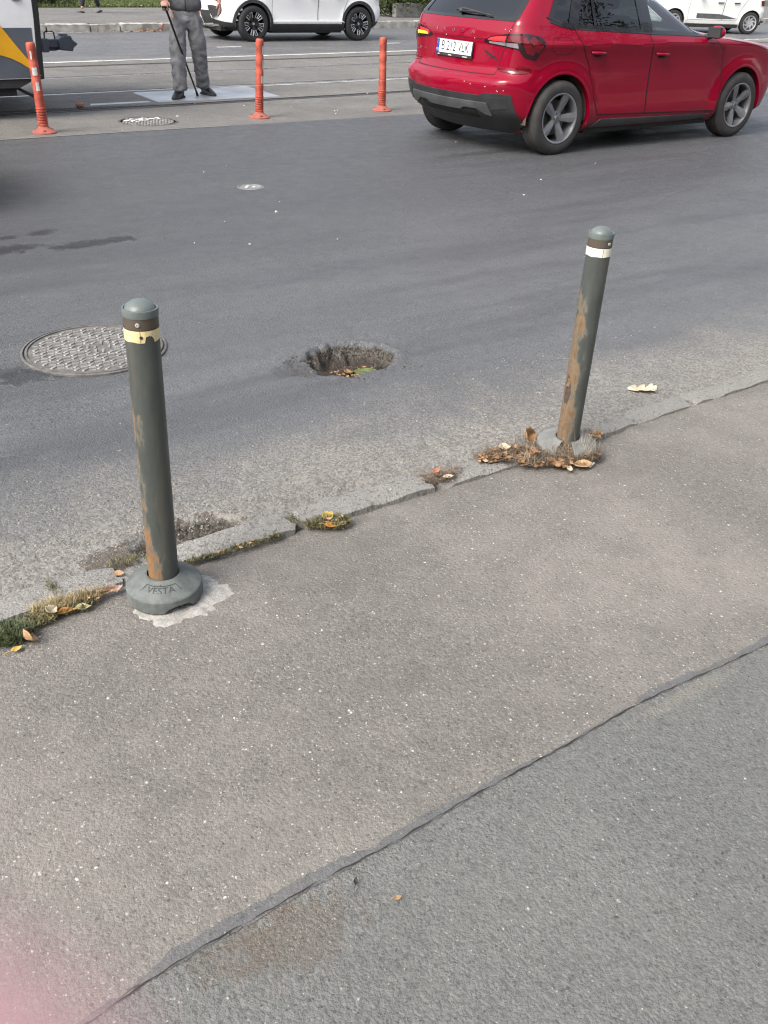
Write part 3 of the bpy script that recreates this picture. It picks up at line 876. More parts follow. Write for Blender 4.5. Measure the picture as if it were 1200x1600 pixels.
# concrete patch round the first foot
rr = random.Random(3)
M_conc = NT('pale rough concrete'); P = M_conc.pos(); n1 = M_conc.noise(P, 60, 5, .7); v = M_conc.voro(P, 190, 'F1', 1); n3 = M_conc.noise(P, 9, 4)
c = M_conc.mix(M_conc.ramp(n1, .3, .7), (.26, .248, .225), (.46, .445, .415)); c = M_conc.mix(M_conc.math('MULTIPLY', M_conc.ramp(n3, .45, .65), .45), c, (.24, .225, .2))
M_conc.bump(M_conc.math('ADD', n1, M_conc.math('MULTIPLY', M_conc.xyz(v)[0], .5)), .8, .006); M_conc = M_conc.fin(color=c, rough=.95)
vs = [(0, 0, .010)]; fs = []
N = 64
for k in range(1, 7):
    for i in range(N):
        a = 2 * math.pi * i / N
        d = cr * math.cos(a) + CAMDIR * math.sin(a)
        R = .152 + .022 * math.sin(3 * a + 1) + .012 * math.sin(7 * a) + .02 * max(0, math.cos(a)) + .01 * max(0, -math.sin(a)) + rr.uniform(-.004, .004)
        q = k / 6
        vs.append((d.x * R * q, d.y * R * q, .013 * (1 - q ** 3) - .012 * q ** 6 + rr.uniform(-.003, .003)))
for i in range(N):
    fs.append((0, 1 + i, 1 + (i + 1) % N))
    for k in range(5): fs.append((1 + k * N + i, 1 + (k + 1) * N + i, 1 + (k + 1) * N + (i + 1) % N, 1 + k * N + (i + 1) % N))
b = MB(); b.add(vs, fs); o = b.build('concrete_footing', M_conc, None, 50); o.location = (.678, 1.985, -.016)
tag(o, 'rough pale concrete patch set into the pavement around the VESTA bollard foot', 'concrete patch')

# ---------------------------------------------------------------- orange flexible posts
M_orange = plain('faded orange rubber', (.41, .080, .050), .68, 0, .32, 11, .15, 90)
M_orange2 = plain('dusty orange rubber base', (.33, .10, .075), .8, 0, .2, 9, .2, 90)
M_patch = plain('grey white reflector foil', (.58, .57, .54), .4, 0, .2, 20)
M_hole = plain('dark bolt hole', (.05, .03, .028), .8)
def flex_post(label, loc, tilt, marks, spin):
    root = thing('flexible_post', label, 'traffic post', loc, spin, 'orange flexible posts beside the tram track')
    b = MB()
    b.lathe([(.115, 0), (.115, .010), (.108, .016), (.062, .042), (.050, .056), (.046, .062)], 40)
    base = b.build('base', M_orange2, root, 35)
    b = MB()
    for a in (0.3, 2.4, 4.5):
        b = MB(); b.lathe([(0, .0), (.013, 0), (.013, .006), (0, .006)], 12, Matrix.Translation((.083 * math.cos(a), .083 * math.sin(a), .026))); b.build('bolt_hole', M_hole, base, 40)
    up = Vector((tilt[0], tilt[1], 1)).normalized()
    q = Vector((0, 0, 1)).rotation_difference(up).to_matrix().to_4x4(); q.translation = (0, 0, .05)
    prof = [(.046, 0)]
    for k in range(7):
        z = .012 + k * .024
        prof += [(.0415, z), (.0415, z + .006), (.0475, z + .009), (.0475, z + .020), (.0415, z + .023)]
    prof += [(.0445, .20), (.0445, .28), (.0415, .284), (.0425, .29), (.0425, .42), (.0405, .425), (.0405, .48), (.0425, .485), (.0425, .56), (.0405, .565), (.0405, .63), (.0425, .635), (.0425, .70), (.0405, .722), (.034, .731), (.0, .733)]
    b = MB(); b.lathe(prof, 36); tb = b.build('post', M_orange, root, 35); tb.matrix_local = q
    for (a0, a1, z0, z1) in marks:
        vs = []; fs = []
        for i in range(9):
            a = a0 + (a1 - a0) * i / 8
            for z in (z0 + .004 * math.sin(i * 2.1), z1 + .005 * math.sin(i * 1.3)): vs.append((.0434 * math.cos(a), .0434 * math.sin(a), z))
            if i: fs.append((2 * i - 2, 2 * i, 2 * i + 1, 2 * i - 1))
        b = MB(); b.add(vs, fs); b.build('reflector_scrap', M_patch, tb)
    return root
fa = math.atan2(front.y, front.x)
def mk(lst): return [(fa + a, fa + b_, z0, z1) for a, b_, z0, z1 in lst]
flex_post('leaning orange flexible post with three torn reflector scraps, beside the tram', (2.47, 9.64, 0), (cr.x * -.012 - .0, cr.y * -.012), mk([(-.1, .25, .59, .66), (-.2, .9, .455, .525), (.1, .85, .325, .40)]), 0)
flex_post('upright orange flexible post between the man with the cane and the red car', (4.86, 9.80, 0), (cr.x * .045, cr.y * .045), mk([(.75, 1.5, .58, .665), (.85, 1.6, .44, .53), (.55, 1.5, .30, .375)]), 0)
flex_post('clean orange flexible post nearest to the rear of the red car', (6.49, 9.81, 0), (cr.x * -.008, cr.y * -.008), mk([(1.15, 1.8, .60, .66), (1.2, 1.8, .49, .53), (1.2, 1.8, .34, .39)]), 0)

# ---------------------------------------------------------------- manhole covers
def manhole(label, loc, R, rot, pattern, name='manhole_cover'):
    root = thing(name, label, 'manhole cover', loc, rot)
    b = MB(); b.lathe([(R + .016, -.02), (R + .016, .001), (R + .012, .004), (R + .0065, .004), (R + .004, -.014)], 72, cap=False); b.build('frame_ring', M_irondirt, root, 40)
    b = MB(); b.lathe([(0, -.001), (R - .006, -.001), (R - .002, -.001), (R + .003, -.015)], 72, cap=False); b.build('lid', M_irondirt, root, 40)
    b = MB(); b.lathe([(R - .012, -.002), (R - .011, .0045), (R - .002, .0045), (R - .001, -.002)], 72, cap=False); b.build('lid_rim', M_irondirt, root, 40)
    b = MB(); rr = random.Random(8)
    n = int(R / .0185) + 1
    for i in range(-n, n + 1):
        for j in range(-n, n + 1):
            x = i * .037 + (.0185 if j % 2 else 0); y = j * .0285
            if math.hypot(x, y) > R - .03: continue
            if pattern == 1 and math.hypot(x - .03, y + .01) < .062:      # plain panel with a badge of slanted bars
                if (i + j) % 2: continue
                b.box((0, 0, .001), (.042, .010, .006), Matrix.Translation((x, y, 0)) @ Matrix.Rotation(.9, 4, 'Z')); continue
            a = .25 if (i + j) % 2 else -.55
            h = .0048 + rr.uniform(-.001, .001)
            M = Matrix.Translation((x, y, 0)) @ Matrix.Rotation(a, 4, 'Z')
            b.box((0, 0, h / 2 - .002), (.031, .0135, h), M, .82)
    b.build('tread_bars', M_iron, root)
    return root
manhole('large round cast iron manhole cover with raised bar pattern, left of the pothole', (1.072, 3.882, .006), .298, .35, 1)
m2 = manhole('round manhole cover with rusty bars and white paint specks, near the man with the cane', (3.64, 9.965, .001), .30, .2, 0)
b = MB(); rr = random.Random(2)
for k in range(55):
    x = rr.uniform(-.22, .2); y = .10 + rr.gauss(0, .045) + .3 * abs(x) * .2
    if math.hypot(x, y) > .27: continue
    s_ = rr.uniform(.006, .02)
    b.lathe([(s_, .0082), (s_ * .8, .0098), (0, .0102)], 7, Matrix.Translation((x, y, 0)) @ Matrix.Scale(rr.uniform(.5, 1.2), 4, (0, 1, 0)))
tag(b.build('paint_speck', plain('white paint', (.78, .78, .76), .6), m2), kind='stuff')
v = thing('valve_cover', 'small round grey valve cover alone in the middle of the lane', 'valve cover', (3.18, 6.61, .002), .3)
b = MB(); b.lathe([(.102, -.01), (.102, .004), (.092, .005), (.09, -.003)], 40, cap=False); b.build('frame_ring', M_kerb, v, 40)
b = MB(); b.lathe([(0, .002), (.07, .002), (.075, .004), (.083, .004), (.087, -.004)], 40, cap=False); b.build('lid', plain('pale iron', (.22, .22, .225), .6, .2, .25, 20), v, 40)
b = MB()
for x, y in ((-.03, .01), (.028, -.012), (.0, .03)): b.lathe([(.014, .0025), (.013, .0065), (0, .007)], 12, Matrix.Translation((x, y, 0)))
b.build('lifting_boss', M_patch, v, 40)

# ---------------------------------------------------------------- leaves, litter, weeds
def leaf_mat(name, a, b_, rough=.7):
    t = NT(name); P = t.obj(); n1 = t.noise(P, 45, 5, .6); v = t.voro(t.map(P, (1, 3, 1)), 60, 'DISTANCE_TO_EDGE', 0)
    c = t.mix(t.ramp(n1, .3, .7), a, b_); c = t.mix(t.ramp(v, .0, .06, .35, 0), c, tuple(k * .5 for k in a))
    t.bump(n1, .4, .003)
    return t.fin(color=c, rough=rough)
ML_brown = leaf_mat('dry brown leaf', (.20, .10, .045), (.36, .21, .10))
ML_tan = leaf_mat('tan dry leaf', (.33, .20, .10), (.46, .31, .18))
ML_pale = leaf_mat('pale cream leaf', (.47, .39, .27), (.60, .53, .39))
ML_orange = leaf_mat('orange yellow leaf', (.44, .17, .025), (.55, .29, .06))
ML_yellow = leaf_mat('yellow leaf', (.48, .34, .07), (.56, .41, .12))
ML_green = leaf_mat('green leaf', (.055, .085, .018), (.115, .145, .045), .6)
def leaf_shape(L, Wd, kind='oval', curl=.3, fold=.2, seed=0, n=14, m=5):
    r = random.Random(seed); vs = []; fs = []
    ph = r.random() * 6
    for i in range(n + 1):
        u = i / n
        if kind == 'lance': w = math.sin(math.pi * u) ** 1.15
        elif kind == 'oval': w = math.sin(math.pi * u ** .85) ** .8
        elif kind == 'lobed': w = math.sin(math.pi * u ** .9) ** .7 * (.62 + .38 * abs(math.sin(u * math.pi * 3.6 + .3)) ** .6) if u < .98 else 0
        else: w = math.sin(math.pi * u) ** .6 * (.30 + .70 * abs(math.sin(u * math.pi * 3.5)))     # deeply cut
        w = max(w, .02) * Wd / 2
        for j in range(-m, m + 1):
            s_ = j / m
            x = L * (u - .5); y = w * s_
            z = fold * w * abs(s_) ** 1.3 + curl * L * ((u - .5) ** 2) * 1.6 + .04 * L * math.sin(u * 7 + ph) * s_ + .03 * L * math.sin(s_ * 4 + ph + u * 3)
            if kind == 'cut': x += .22 * L * abs(s_) ** 1.2 * (w / (Wd / 2))
            vs.append((x, y, z))
    k = 2 * m + 1
    for i in range(n):
        for j in range(2 * m): fs.append((i * k + j, i * k + j + 1, (i + 1) * k + j + 1, (i + 1) * k + j))
    zm = min(v[2] for v in vs)
    return [(x, y, z - zm) for x, y, z in vs], fs
def leaf(label, loc, L, Wd, mat, rz, kind='oval', curl=.3, fold=.2, tilt=(0, 0), seed=0, stem=.3, group=None, name='leaf'):
    vs, fs = leaf_shape(L, Wd, kind, curl, fold, seed)
    b = MB(); b.add(vs, fs)
    if stem:
        z0 = vs[len(vs) // 29 // 2][2] if False else vs[5][2]
        b.tube([(-L * .5, 0, z0 + .0008), (-L * (.5 + stem * .5), L * .03, z0 + .003), (-L * (.5 + stem), L * .08, z0 * .6 + .001)], [.0012, .001, .0009], 5)
    o = b.build(name, mat, None, 70, fix=False)
    o.location = loc; o.rotation_euler = (tilt[0], tilt[1], rz)
    md = o.modifiers.new('body', 'SOLIDIFY'); md.thickness = .0006
    return tag(o, label, 'leaf', group or 'fallen leaves')
leaf('pale deeply cut leaf lying on the road edge right of the leaning bollard', (2.905, 2.335, .003), .125, .085, ML_pale, -.55, 'cut', .12, .25, seed=3, stem=0)
zb = -.098
leaf('long green leaf lying in the pothole', (2.075, 3.205, zb + .030), .13, .042, ML_green, -.72, 'lance', .08, .25, (.62, -.05), 4, .12)
leaf('tan curled leaf standing up in the pothole under the green leaf', (1.995, 3.165, zb + .034), .055, .035, ML_tan, .9, 'oval', .5, .5, (.7, .2), 6, 0)
leaf('light brown crumpled leaf at the near rim inside the pothole', (1.965, 3.115, zb + .040), .075, .04, ML_tan, -.3, 'lobed', .4, .5, (.3, .1), 7, .2)
leaf('small cream leaf scrap at the lower left inside the pothole', (1.925, 3.135, zb + .040), .035, .03, ML_pale, -.2, 'oval', .5, .4, (.35, 0), 8, 0)
leaf('dark brown leaf low in the middle of the pothole', (2.01, 3.25, zb + .022), .07, .045, ML_brown, 1.3, 'lobed', .35, .4, (.1, .2), 9, .3)
leaf('dull olive leaf half under the green leaf in the pothole', (2.065, 3.165, zb + .030), .05, .032, leaf_mat('olive leaf', (.11, .10, .04), (.18, .16, .07)), .2, 'oval', .4, .4, (.3, .1), 10, .2)
b = MB(); b.lathe([(0, 0), (.0042, 0), (.0042, .034), (0, .034)], 10); o = b.build('cigarette_butt', plain('white paper', (.80, .79, .76), .8), None, 40)
o.location = (2.12, 3.112, -.046); o.rotation_euler = (math.pi / 2 - .1, .3, -1.0); tag(o, 'white cigarette butt near the rim inside the pothole', 'cigarette butt', 'cigarette butts')
o2 = o.copy(); link(o2); o2.location = (2.262, 1.966, -.003); o2.rotation_euler = (math.pi / 2, .3, -1.2); tag(o2, 'white cigarette butt in front of the leaning bollard foot', 'cigarette butt')
# first tuft, far left
leaf('thick curled tan leaf standing at the edge of the green weed tuft', (.272, 1.995, .004), .062, .048, ML_tan, 1.4, 'oval', .9, .9, (.9, .25), 21, 0)
leaf('small yellow leaf scrap lying below the curled tan leaf', (.245, 1.977, -.004), .03, .018, ML_yellow, .3, 'oval', .3, .5, (0, 0), 22, .8)
leaf('orange rolled leaf lying between the green weeds and the dry grass', (.398, 2.062, -.002), .055, .020, ML_orange, -.1, 'oval', .15, 1.2, (.2, 0), 23, .5)
leaf('greenish cream leaf lying right of the orange rolled leaf', (.44, 2.058, -.004), .045, .022, leaf_mat('greenish cream leaf', (.42, .37, .19), (.55, .50, .30)), -.2, 'oval', .2, .8, (.2, 0), 24, .3)
leaf('cream crumpled leaf resting on the weeds left of the orange rolled leaf', (.355, 2.065, .012), .042, .035, ML_pale, .7, 'lobed', .7, .6, (.4, .3), 25, 0)
leaf('pinkish brown crumpled leaf at the right end of the dry grass tuft', (.535, 2.095, -.002), .055, .03, leaf_mat('pinkish leaf', (.34, .20, .15), (.48, .32, .26)), .2, 'lobed', .5, .5, (.3, .2), 26, .4)
leaf('small curled tan leaf lying left of the VESTA bollard foot', (.575, 2.16, -.002), .035, .02, ML_tan, -.4, 'oval', .4, .5, (.2, 0), 27, 0)
# middle tuft
leaf('yellow crumpled leaf on top of the middle weed tuft', (1.238, 2.118, .008), .045, .036, ML_yellow, .2, 'lobed', .6, .5, (.4, 0), 31, 0)
leaf('orange leaf lying across the front of the middle weed tuft', (1.232, 2.07, .002), .058, .024, ML_orange, -.35, 'oval', .25, .6, (.2, .1), 32, .3)
leaf('cream leaf tip beside the orange leaf in the middle weed tuft', (1.262, 2.06, .004), .026, .016, ML_pale, .3, 'oval', .3, .5, (.2, 0), 33, 0)
# litter at the leaning bollard
leaf('big rusty brown crumpled leaf standing left of the leaning bollard', (2.165, 2.225, .006), .088, .078, ML_brown, .5, 'lobed', .55, .7, (.85, .1), 41, 0)
leaf('cream leaf lying on the litter left of the big rusty leaf', (2.035, 2.20, .012), .05, .034, ML_pale, -.5, 'oval', .35, .4, (.3, 0), 42, .2)
leaf('yellowish curled leaf at the left end of the litter pile', (1.925, 2.19, .004), .045, .026, leaf_mat('pale yellow leaf', (.56, .44, .2), (.66, .56, .32)), .7, 'oval', .5, .7, (.3, .2), 43, 0)
leaf('tan leaf lying in front of the leaning bollard foot', (2.205, 1.965, .002), .068, .042, ML_tan, -.35, 'oval', .3, .4, (.2, 0), 44, .2)
leaf('small cream leaf lying left of the tan leaf in front of the leaning bollard', (2.145, 1.97, 0), .034, .024, ML_pale, .6, 'lobed', .4, .4, (.2, 0), 45, 0)
leaf('reddish brown leaf in the middle of the litter pile', (2.095, 2.115, .014), .08, .045, leaf_mat('red brown leaf', (.30, .12, .055), (.42, .22, .11)), .9, 'lobed', .45, .6, (.4, .2), 46, .2)
leaf('brown curled leaf cluster at the right of the leaning bollard foot', (2.42, 2.12, .002), .05, .035, ML_tan, .2, 'lobed', .6, .6, (.4, 0), 47, 0)
leaf('dark brown leaf curled close to the right of the leaning bollard', (2.375, 2.135, .002), .05, .03, ML_brown, .8, 'oval', .6, .6, (.2, .3), 48, 0)
leaf('reddish leaf scrap on the twig litter at the end of the long kerb stone', (1.715, 2.185, .01), .035, .02, leaf_mat('red leaf scrap', (.45, .14, .07), (.55, .25, .14)), .1, 'oval', .3, .5, (.3, 0), 49, 0)
leaf('white leaf scrap on the twig litter at the end of the long kerb stone', (1.73, 2.135, .006), .04, .018, ML_pale, -.3, 'oval', .2, .4, (.2, 0), 50, 0)
leaf('tiny brown leaf alone on the pavement near the joint', (.665, .873, -.006), .016, .009, ML_tan, -.2, 'oval', .5, .5, (.3, 0), 51, .3)
leaf('dark shrivelled leaf lying just past the dusty spot by the joint', (.615, .945, -.006), .018, .009, leaf_mat('black leaf', (.03, .025, .02), (.05, .04, .03)), .9, 'oval', .6, .5, (.3, 0), 52, .5)

def blades(name, label, cat, centres, n, h, mat, seed, lean=.8, w=.0022, flat=0.0, kind=None, curl=.5, zoff=-.004, leafy=0.0):
    r = random.Random(seed); vs = []; fs = []
    for k in range(n):
        cx, cy, rx, ry = centres[r.randrange(len(centres))]
        a0 = r.random() * 6.283; q = math.sqrt(r.random())
        x, y = cx + rx * q * math.cos(a0), cy + ry * q * math.sin(a0)
        a = r.random() * 6.283; L = h * r.uniform(.4, 1.15); th = r.uniform(.1, lean) if r.random() > flat else r.uniform(1.25, 1.52)
        dx, dy = math.cos(a), math.sin(a); px, py = -dy, dx
        ww = w * r.uniform(.6, 1.3); b0 = len(vs); seg = 4
        z = zoff + (r.random() * .012 * (1 if th > 1.2 else 0)); X = x; Y = y; tt = th
        for i in range(seg + 1):
            u = i / seg; wi = ww * (1 - u) ** .6 if not leafy else ww * (math.sin(math.pi * min(u + .12, 1)) + .1)
            vs += [(X + px * wi, Y + py * wi, z), (X - px * wi, Y - py * wi, z + ww * .3)]
            X += dx * math.sin(tt) * L / seg; Y += dy * math.sin(tt) * L / seg; z = max(zoff + .001, z + math.cos(tt) * L / seg)
            tt += curl * r.uniform(.1, 1) / seg * (1 if th < 1.2 else .1)
            bend = r.uniform(-.35, .35); dx, dy = dx * math.cos(bend) - dy * math.sin(bend), dx * math.sin(bend) + dy * math.cos(bend)
            if i < seg: fs.append((b0 + 2 * i, b0 + 2 * i + 1, b0 + 2 * i + 3, b0 + 2 * i + 2))
    b = MB(); b.add(vs, fs); o = b.build(name, mat, None, None, fix=False)
    return tag(o, label, cat, None if kind else 'tufts growing along the kerb', kind)
def blade_mat(name, a, b_):
    t = NT(name); n1 = t.noise(t.obj(), 55, 3, .7); n2 = t.noise(t.obj(), 14, 3)
    c = t.mix(t.ramp(t.math('ADD', t.math('MULTIPLY', n1, .6), t.math('MULTIPLY', n2, .4)), .35, .65), a, b_)
    tl = t.n('ShaderNodeBsdfTranslucent'); t.set(tl.inputs[0], c)
    m = t.fin(color=c, rough=.65)
    mx = t.n('ShaderNodeMixShader'); mx.inputs[0].default_value = .25
    t.t.links.new(t.b.outputs[0], mx.inputs[1]); t.t.links.new(tl.outputs[0], mx.inputs[2]); t.t.links.new(mx.outputs[0], t.out.inputs[0])
    return m
MG_green = blade_mat('green weed', (.040, .062, .022), (.135, .155, .065))
MG_straw = blade_mat('dry straw grass', (.24, .18, .085), (.55, .46, .27))
MG_mix = blade_mat('olive weed', (.085, .09, .035), (.30, .26, .13))
MG_twig = blade_mat('dead twigs', (.075, .052, .036), (.30, .225, .15))
MG_gray = blade_mat('bleached stalks', (.20, .165, .12), (.45, .385, .29))
blades('weed_tuft', 'dense green weed tuft at the left edge below the kerb', 'weed tuft', [(.20, 2.06, .085, .045), (.25, 2.03, .05, .03), (.10, 2.06, .12, .05), (.16, 2.085, .08, .03)], 2600, .030, MG_green, 1, 1.25, .0021, curl=1.2, leafy=1)
blades('weed_tuft', 'straw coloured dry grass tuft left of the VESTA bollard', 'weed tuft', [(.40, 2.10, .085, .025), (.36, 2.10, .05, .03), (.46, 2.095, .06, .022)], 1100, .034, MG_straw, 2, 1.0, .0011, curl=.9)
blades('weed_tuft', 'low olive weeds mixed into the base of the dry grass', 'weed tuft', [(.40, 2.075, .09, .022), (.33, 2.07, .05, .03)], 700, .022, MG_mix, 3, 1.3, .0018, curl=1.2, leafy=1)
blades('weed_tuft', 'thin dry weed growing in the kerb joint left of the VESTA bollard', 'weed tuft', [(.40, 2.17, .012, .035), (.392, 2.20, .008, .03)], 90, .026, MG_mix, 4, .9, .0012)
blades('weed_tuft', 'low moss and grass fringe along the pale kerb stone behind the VESTA bollard', 'weed tuft', [(.79, 2.118, .05, .012), (.88, 2.112, .07, .012), (.98, 2.108, .06, .012), (1.05, 2.108, .02, .008)], 700, .017, MG_mix, 5, 1.2, .0014, curl=1.0, leafy=1)
blades('weed_tuft', 'weeds in the broken kerb gap behind the VESTA bollard', 'weed tuft', [(.61, 2.22, .05, .02), (.70, 2.20, .04, .03)], 330, .020, MG_mix, 6, 1.2, .0014, curl=1.0)
blades('weed_tuft', 'olive weed tuft with fallen leaves in the middle kerb joint', 'weed tuft', [(1.235, 2.095, .055, .03), (1.21, 2.115, .05, .02), (1.26, 2.07, .035, .02)], 1250, .026, MG_mix, 7, 1.2, .0016, curl=1.1, leafy=1)
blades('weed_tuft', 'sparse weeds on the kerb edge left of the middle tuft', 'weed tuft', [(1.13, 2.16, .03, .03), (1.17, 2.18, .04, .02)], 200, .016, MG_mix, 8, 1.2, .0014, curl=1.0)
blades('dry_twigs', 'brown twig litter at the end of the long kerb stone', 'litter', [(1.68, 2.17, .05, .035), (1.72, 2.14, .05, .03), (1.76, 2.17, .06, .03)], 480, .032, MG_twig, 9, 1.3, .0012, .75, kind='stuff')
blades('dry_twigs', 'matted twigs, dead grass and leaf bits around the leaning bollard', 'litter', [(2.14, 2.08, .10, .05), (2.06, 2.15, .10, .05), (2.20, 2.03, .09, .04), (2.25, 2.00, .08, .03), (1.98, 2.18, .07, .03)], 3600, .044, MG_twig, 10, 1.3, .0013, .72, kind='stuff')
blades('dry_stalks', 'long bleached stalks across the leaning bollard foot', 'litter', [(2.22, 2.05, .09, .05), (2.27, 2.04, .07, .05), (2.12, 2.08, .09, .05)], 420, .095, MG_gray, 11, 1.25, .0009, .45, kind='stuff', zoff=.002)
blades('dry_twigs', 'brown crumbs and twigs right of the leaning bollard', 'litter', [(2.37, 2.17, .07, .03), (2.40, 2.12, .06, .03), (2.33, 2.19, .06, .02)], 700, .022, MG_twig, 12, 1.3, .0011, .7, kind='stuff')
blades('dry_stalks', 'thin dead stems rising from the litter left of the bollard', 'litter', [(2.10, 2.21, .10, .03), (2.0, 2.21, .10, .03)], 60, .075, MG_twig, 13, .7, .0007, 0, kind='stuff')
blades('dry_twigs', 'dark crumbs scattered on the floor of the pothole', 'litter', [(HOLE[0] - .02, HOLE[1] - .03, .13, .11)], 420, .022, blade_mat('dark crumbs', (.045, .032, .022), (.16, .105, .065)), 14, 1.3, .0016, .9, kind='stuff', zoff=-.088)
blades('dry_twigs', 'straw crumbs on the dusty spot by the pavement joint', 'litter', [(.47, .925, .10, .05)], 260, .007, MG_gray, 15, 1.4, .0005, 1.0, kind='stuff', zoff=-.007)

# crumpled leaf bits (too many to count)
def crumbs(name, label, centres, n, size, mat, seed, z=.0, group=None):
    r = random.Random(seed); vs = []; fs = []
    for k in range(n):
        cx, cy, rx, ry = centres[r.randrange(len(centres))]
        a = r.random() * 6.283; q = math.sqrt(r.random())
        M = Matrix.Translation((cx + rx * q * math.cos(a), cy + ry * q * math.sin(a), z + r.random() * .014)) @ Matrix.Rotation(r.random() * 6.28, 4, 'Z') @ Matrix.Rotation(r.uniform(-.7, .7), 4, 'X')
        s_ = size * r.uniform(.4, 1.2); b0 = len(vs)
        for x, y, zz in ((-1, 0, .2), (-.2, -.5, 0), (.9, -.1, .25), (.1, .55, .1)):
            vs.append(M @ Vector((x * s_, y * s_, zz * s_)))
        fs += [(b0, b0 + 1, b0 + 3), (b0 + 1, b0 + 2, b0 + 3)]
    b = MB(); b.add(vs, fs); return tag(b.build(name, mat, None, None, fix=False), label, 'litter', None, 'stuff')
LC = [(2.14, 2.09, .14, .06), (2.03, 2.17, .11, .045), (2.22, 2.01, .11, .035), (1.96, 2.18, .09, .03), (2.27, 2.03, .05, .03)]
crumbs('leaf_crumbs', 'broken brown leaf bits in the litter around the leaning bollard', LC, 230, .017, ML_brown, 1)
crumbs('leaf_crumbs', 'broken tan leaf bits in the litter around the leaning bollard', LC + [(2.40, 2.12, .05, .025)], 150, .014, ML_tan, 2)
crumbs('leaf_crumbs', 'broken brown leaf bits on the floor of the pothole', [(HOLE[0] - .01, HOLE[1] - .03, .14, .09)], 70, .013, ML_brown, 4, -.082)
crumbs('leaf_crumbs', 'broken tan leaf bits on the floor of the pothole', [(HOLE[0] - .03, HOLE[1] - .07, .09, .06)], 22, .011, ML_tan, 5, -.078)
crumbs('leaf_crumbs', 'broken leaf bits in the tufts by the kerb', [(1.72, 2.15, .06, .03), (1.23, 2.09, .05, .02), (.50, 2.08, .04, .02), (.95, 2.11, .1, .012)], 40, .010, ML_tan, 3)

# loose grit: little stones lying on road edge and pavement
def grit(name, label, boxes, n, s0, s1, mat, seed, fz):
    r = random.Random(seed); vs = []; fs = []
    for k in range(n):
        x0, x1, y0, y1 = boxes[r.randrange(len(boxes))]
        x = r.uniform(x0, x1); y = r.uniform(y0, y1) if y1 - y0 < .5 else y0 + (y1 - y0) * r.random() ** 1.6
        s_ = s0 + (s1 - s0) * r.random() ** 2.5
        z = float(fz(np.array(x), np.array(y)))
        b0 = len(vs); n_ = 5; an = r.random() * 6.28
        for i in range(n_):
            a = an + 6.283 * i / n_; q = s_ * r.uniform(.7, 1.15); vs.append((x + q * math.cos(a), y + q * math.sin(a) * .75, z - s_ * .1))
        for i in range(n_):
            a = an + 6.283 * i / n_; q = s_ * r.uniform(.45, .7); vs.append((x + q * math.cos(a), y + q * math.sin(a) * .75, z + s_ * r.uniform(.4, .7)))
        fs.append(tuple(b0 + n_ + i for i in range(n_)))
        for i in range(n_): fs.append((b0 + i, b0 + (i + 1) % n_, b0 + n_ + (i + 1) % n_, b0 + n_ + i))
    b = MB(); b.add(vs, fs); return tag(b.build(name, mat, None, None, fix=False), label, 'grit', None, 'stuff')
M_grit = plain('grey tan grit', (.27, .25, .22), .9, 0, .35, 40, .4, 300)
M_chip = plain('pale stone chips', (.52, .50, .46), .8, 0, .25, 40)
M_dk2 = plain('broken asphalt bits', (.10, .095, .088), .9, 0, .4, 40)
M_dk = plain('dark crumbs of asphalt', (.05, .048, .045), .9, 0, .3, 40)
grit('loose_grit', 'grey and tan grit gathered on the road along the kerb', [(.2, 2.9, 2.22, 2.62), (.5, 1.7, 2.22, 2.45), (.2, 3.6, 2.22, 2.9)], 2600, .0018, .0065, M_grit, 1, road_z)
grit('stone_chips', 'pale chips scattered over the pavement', [(-.1, 2.6, 1.0, 2.05)], 300, .0012, .0032, M_chip, 2, pave_z)
grit('loose_stones', 'broken asphalt crumbs round the left rim of the pothole', [(1.72, 1.90, 3.18, 3.42), (1.8, 2.25, 2.98, 3.1), (1.85, 2.2, 3.14, 3.32)], 150, .003, .012, M_dk2, 6, road_z)
grit('stone_chips', 'a few pale chips on the newer pavement', [(-.1, 2.2, .3, .98)], 60, .001, .0024, M_chip, 3, lambda X, Y: pave_z(X, Y) - .003)
grit('asphalt_crumbs', 'dark crumbs scattered over the pavement', [(-.1, 2.6, .5, 2.05)], 120, .0012, .0038, M_dk, 4, pave_z)
grit('stone_chips', 'white bits scattered on the road and the track bed', [(2, 7, 5.0, 9.2), (2, 9, 9.5, 12)], 40, .006, .016, M_patch, 5, lambda X, Y: X * 0)
# ---------------------------------------------------------------- car materials
def car_paint(name, col, dust=(.25, .21, .16), flake=0.0, dusty=.8):
    t = NT(name); P = t.obj(); X = t.xyz(P)
    n1 = t.noise(P, 3.5, 6, .65); n2 = t.noise(P, 40, 4, .7)
    low = t.math('ADD', t.ramp(X[2], .18, .40, .50, 0), t.math('MULTIPLY', t.math('SUBTRACT', n1, .5), .5))
    d = t.math('MULTIPLY', t.ramp(low, .18, .6), t.ramp(n2, .25, .7, .35, 1))
    sm = t.math('MULTIPLY', t.ramp(n1, .56, .74), t.ramp(n2, .4, .7))
    d = t.math('ADD', t.math('MULTIPLY', d, dusty), t.math('MULTIPLY', sm, .02))
    c = t.mix(d, col, dust)
    return t.fin(color=c, rough=t.ramp(d, 0, .5, .38, .8), coat=t.ramp(d, 0, .5, .85, .1), coat_rough=.03, metal=flake, spec=.06)
MC_red = car_paint('red car paint', (.245, .0006, .018), dusty=.35)
MC_white = car_paint('white car paint', (.85, .85, .845), (.45, .42, .38), dusty=.3)
MC_white2 = car_paint('off white car paint', (.76, .77, .74), (.40, .38, .34), dusty=.5)
MC_grey = car_paint('dusky grey car paint', (.23, .195, .185))
MC_plastic = plain('black grained plastic', (.032, .033, .035), .55, 0, .25, 6, .2, 300)
MC_plastic2 = plain('mid grey plastic', (.085, .086, .088), .5, 0, .2, 6, .15, 300)
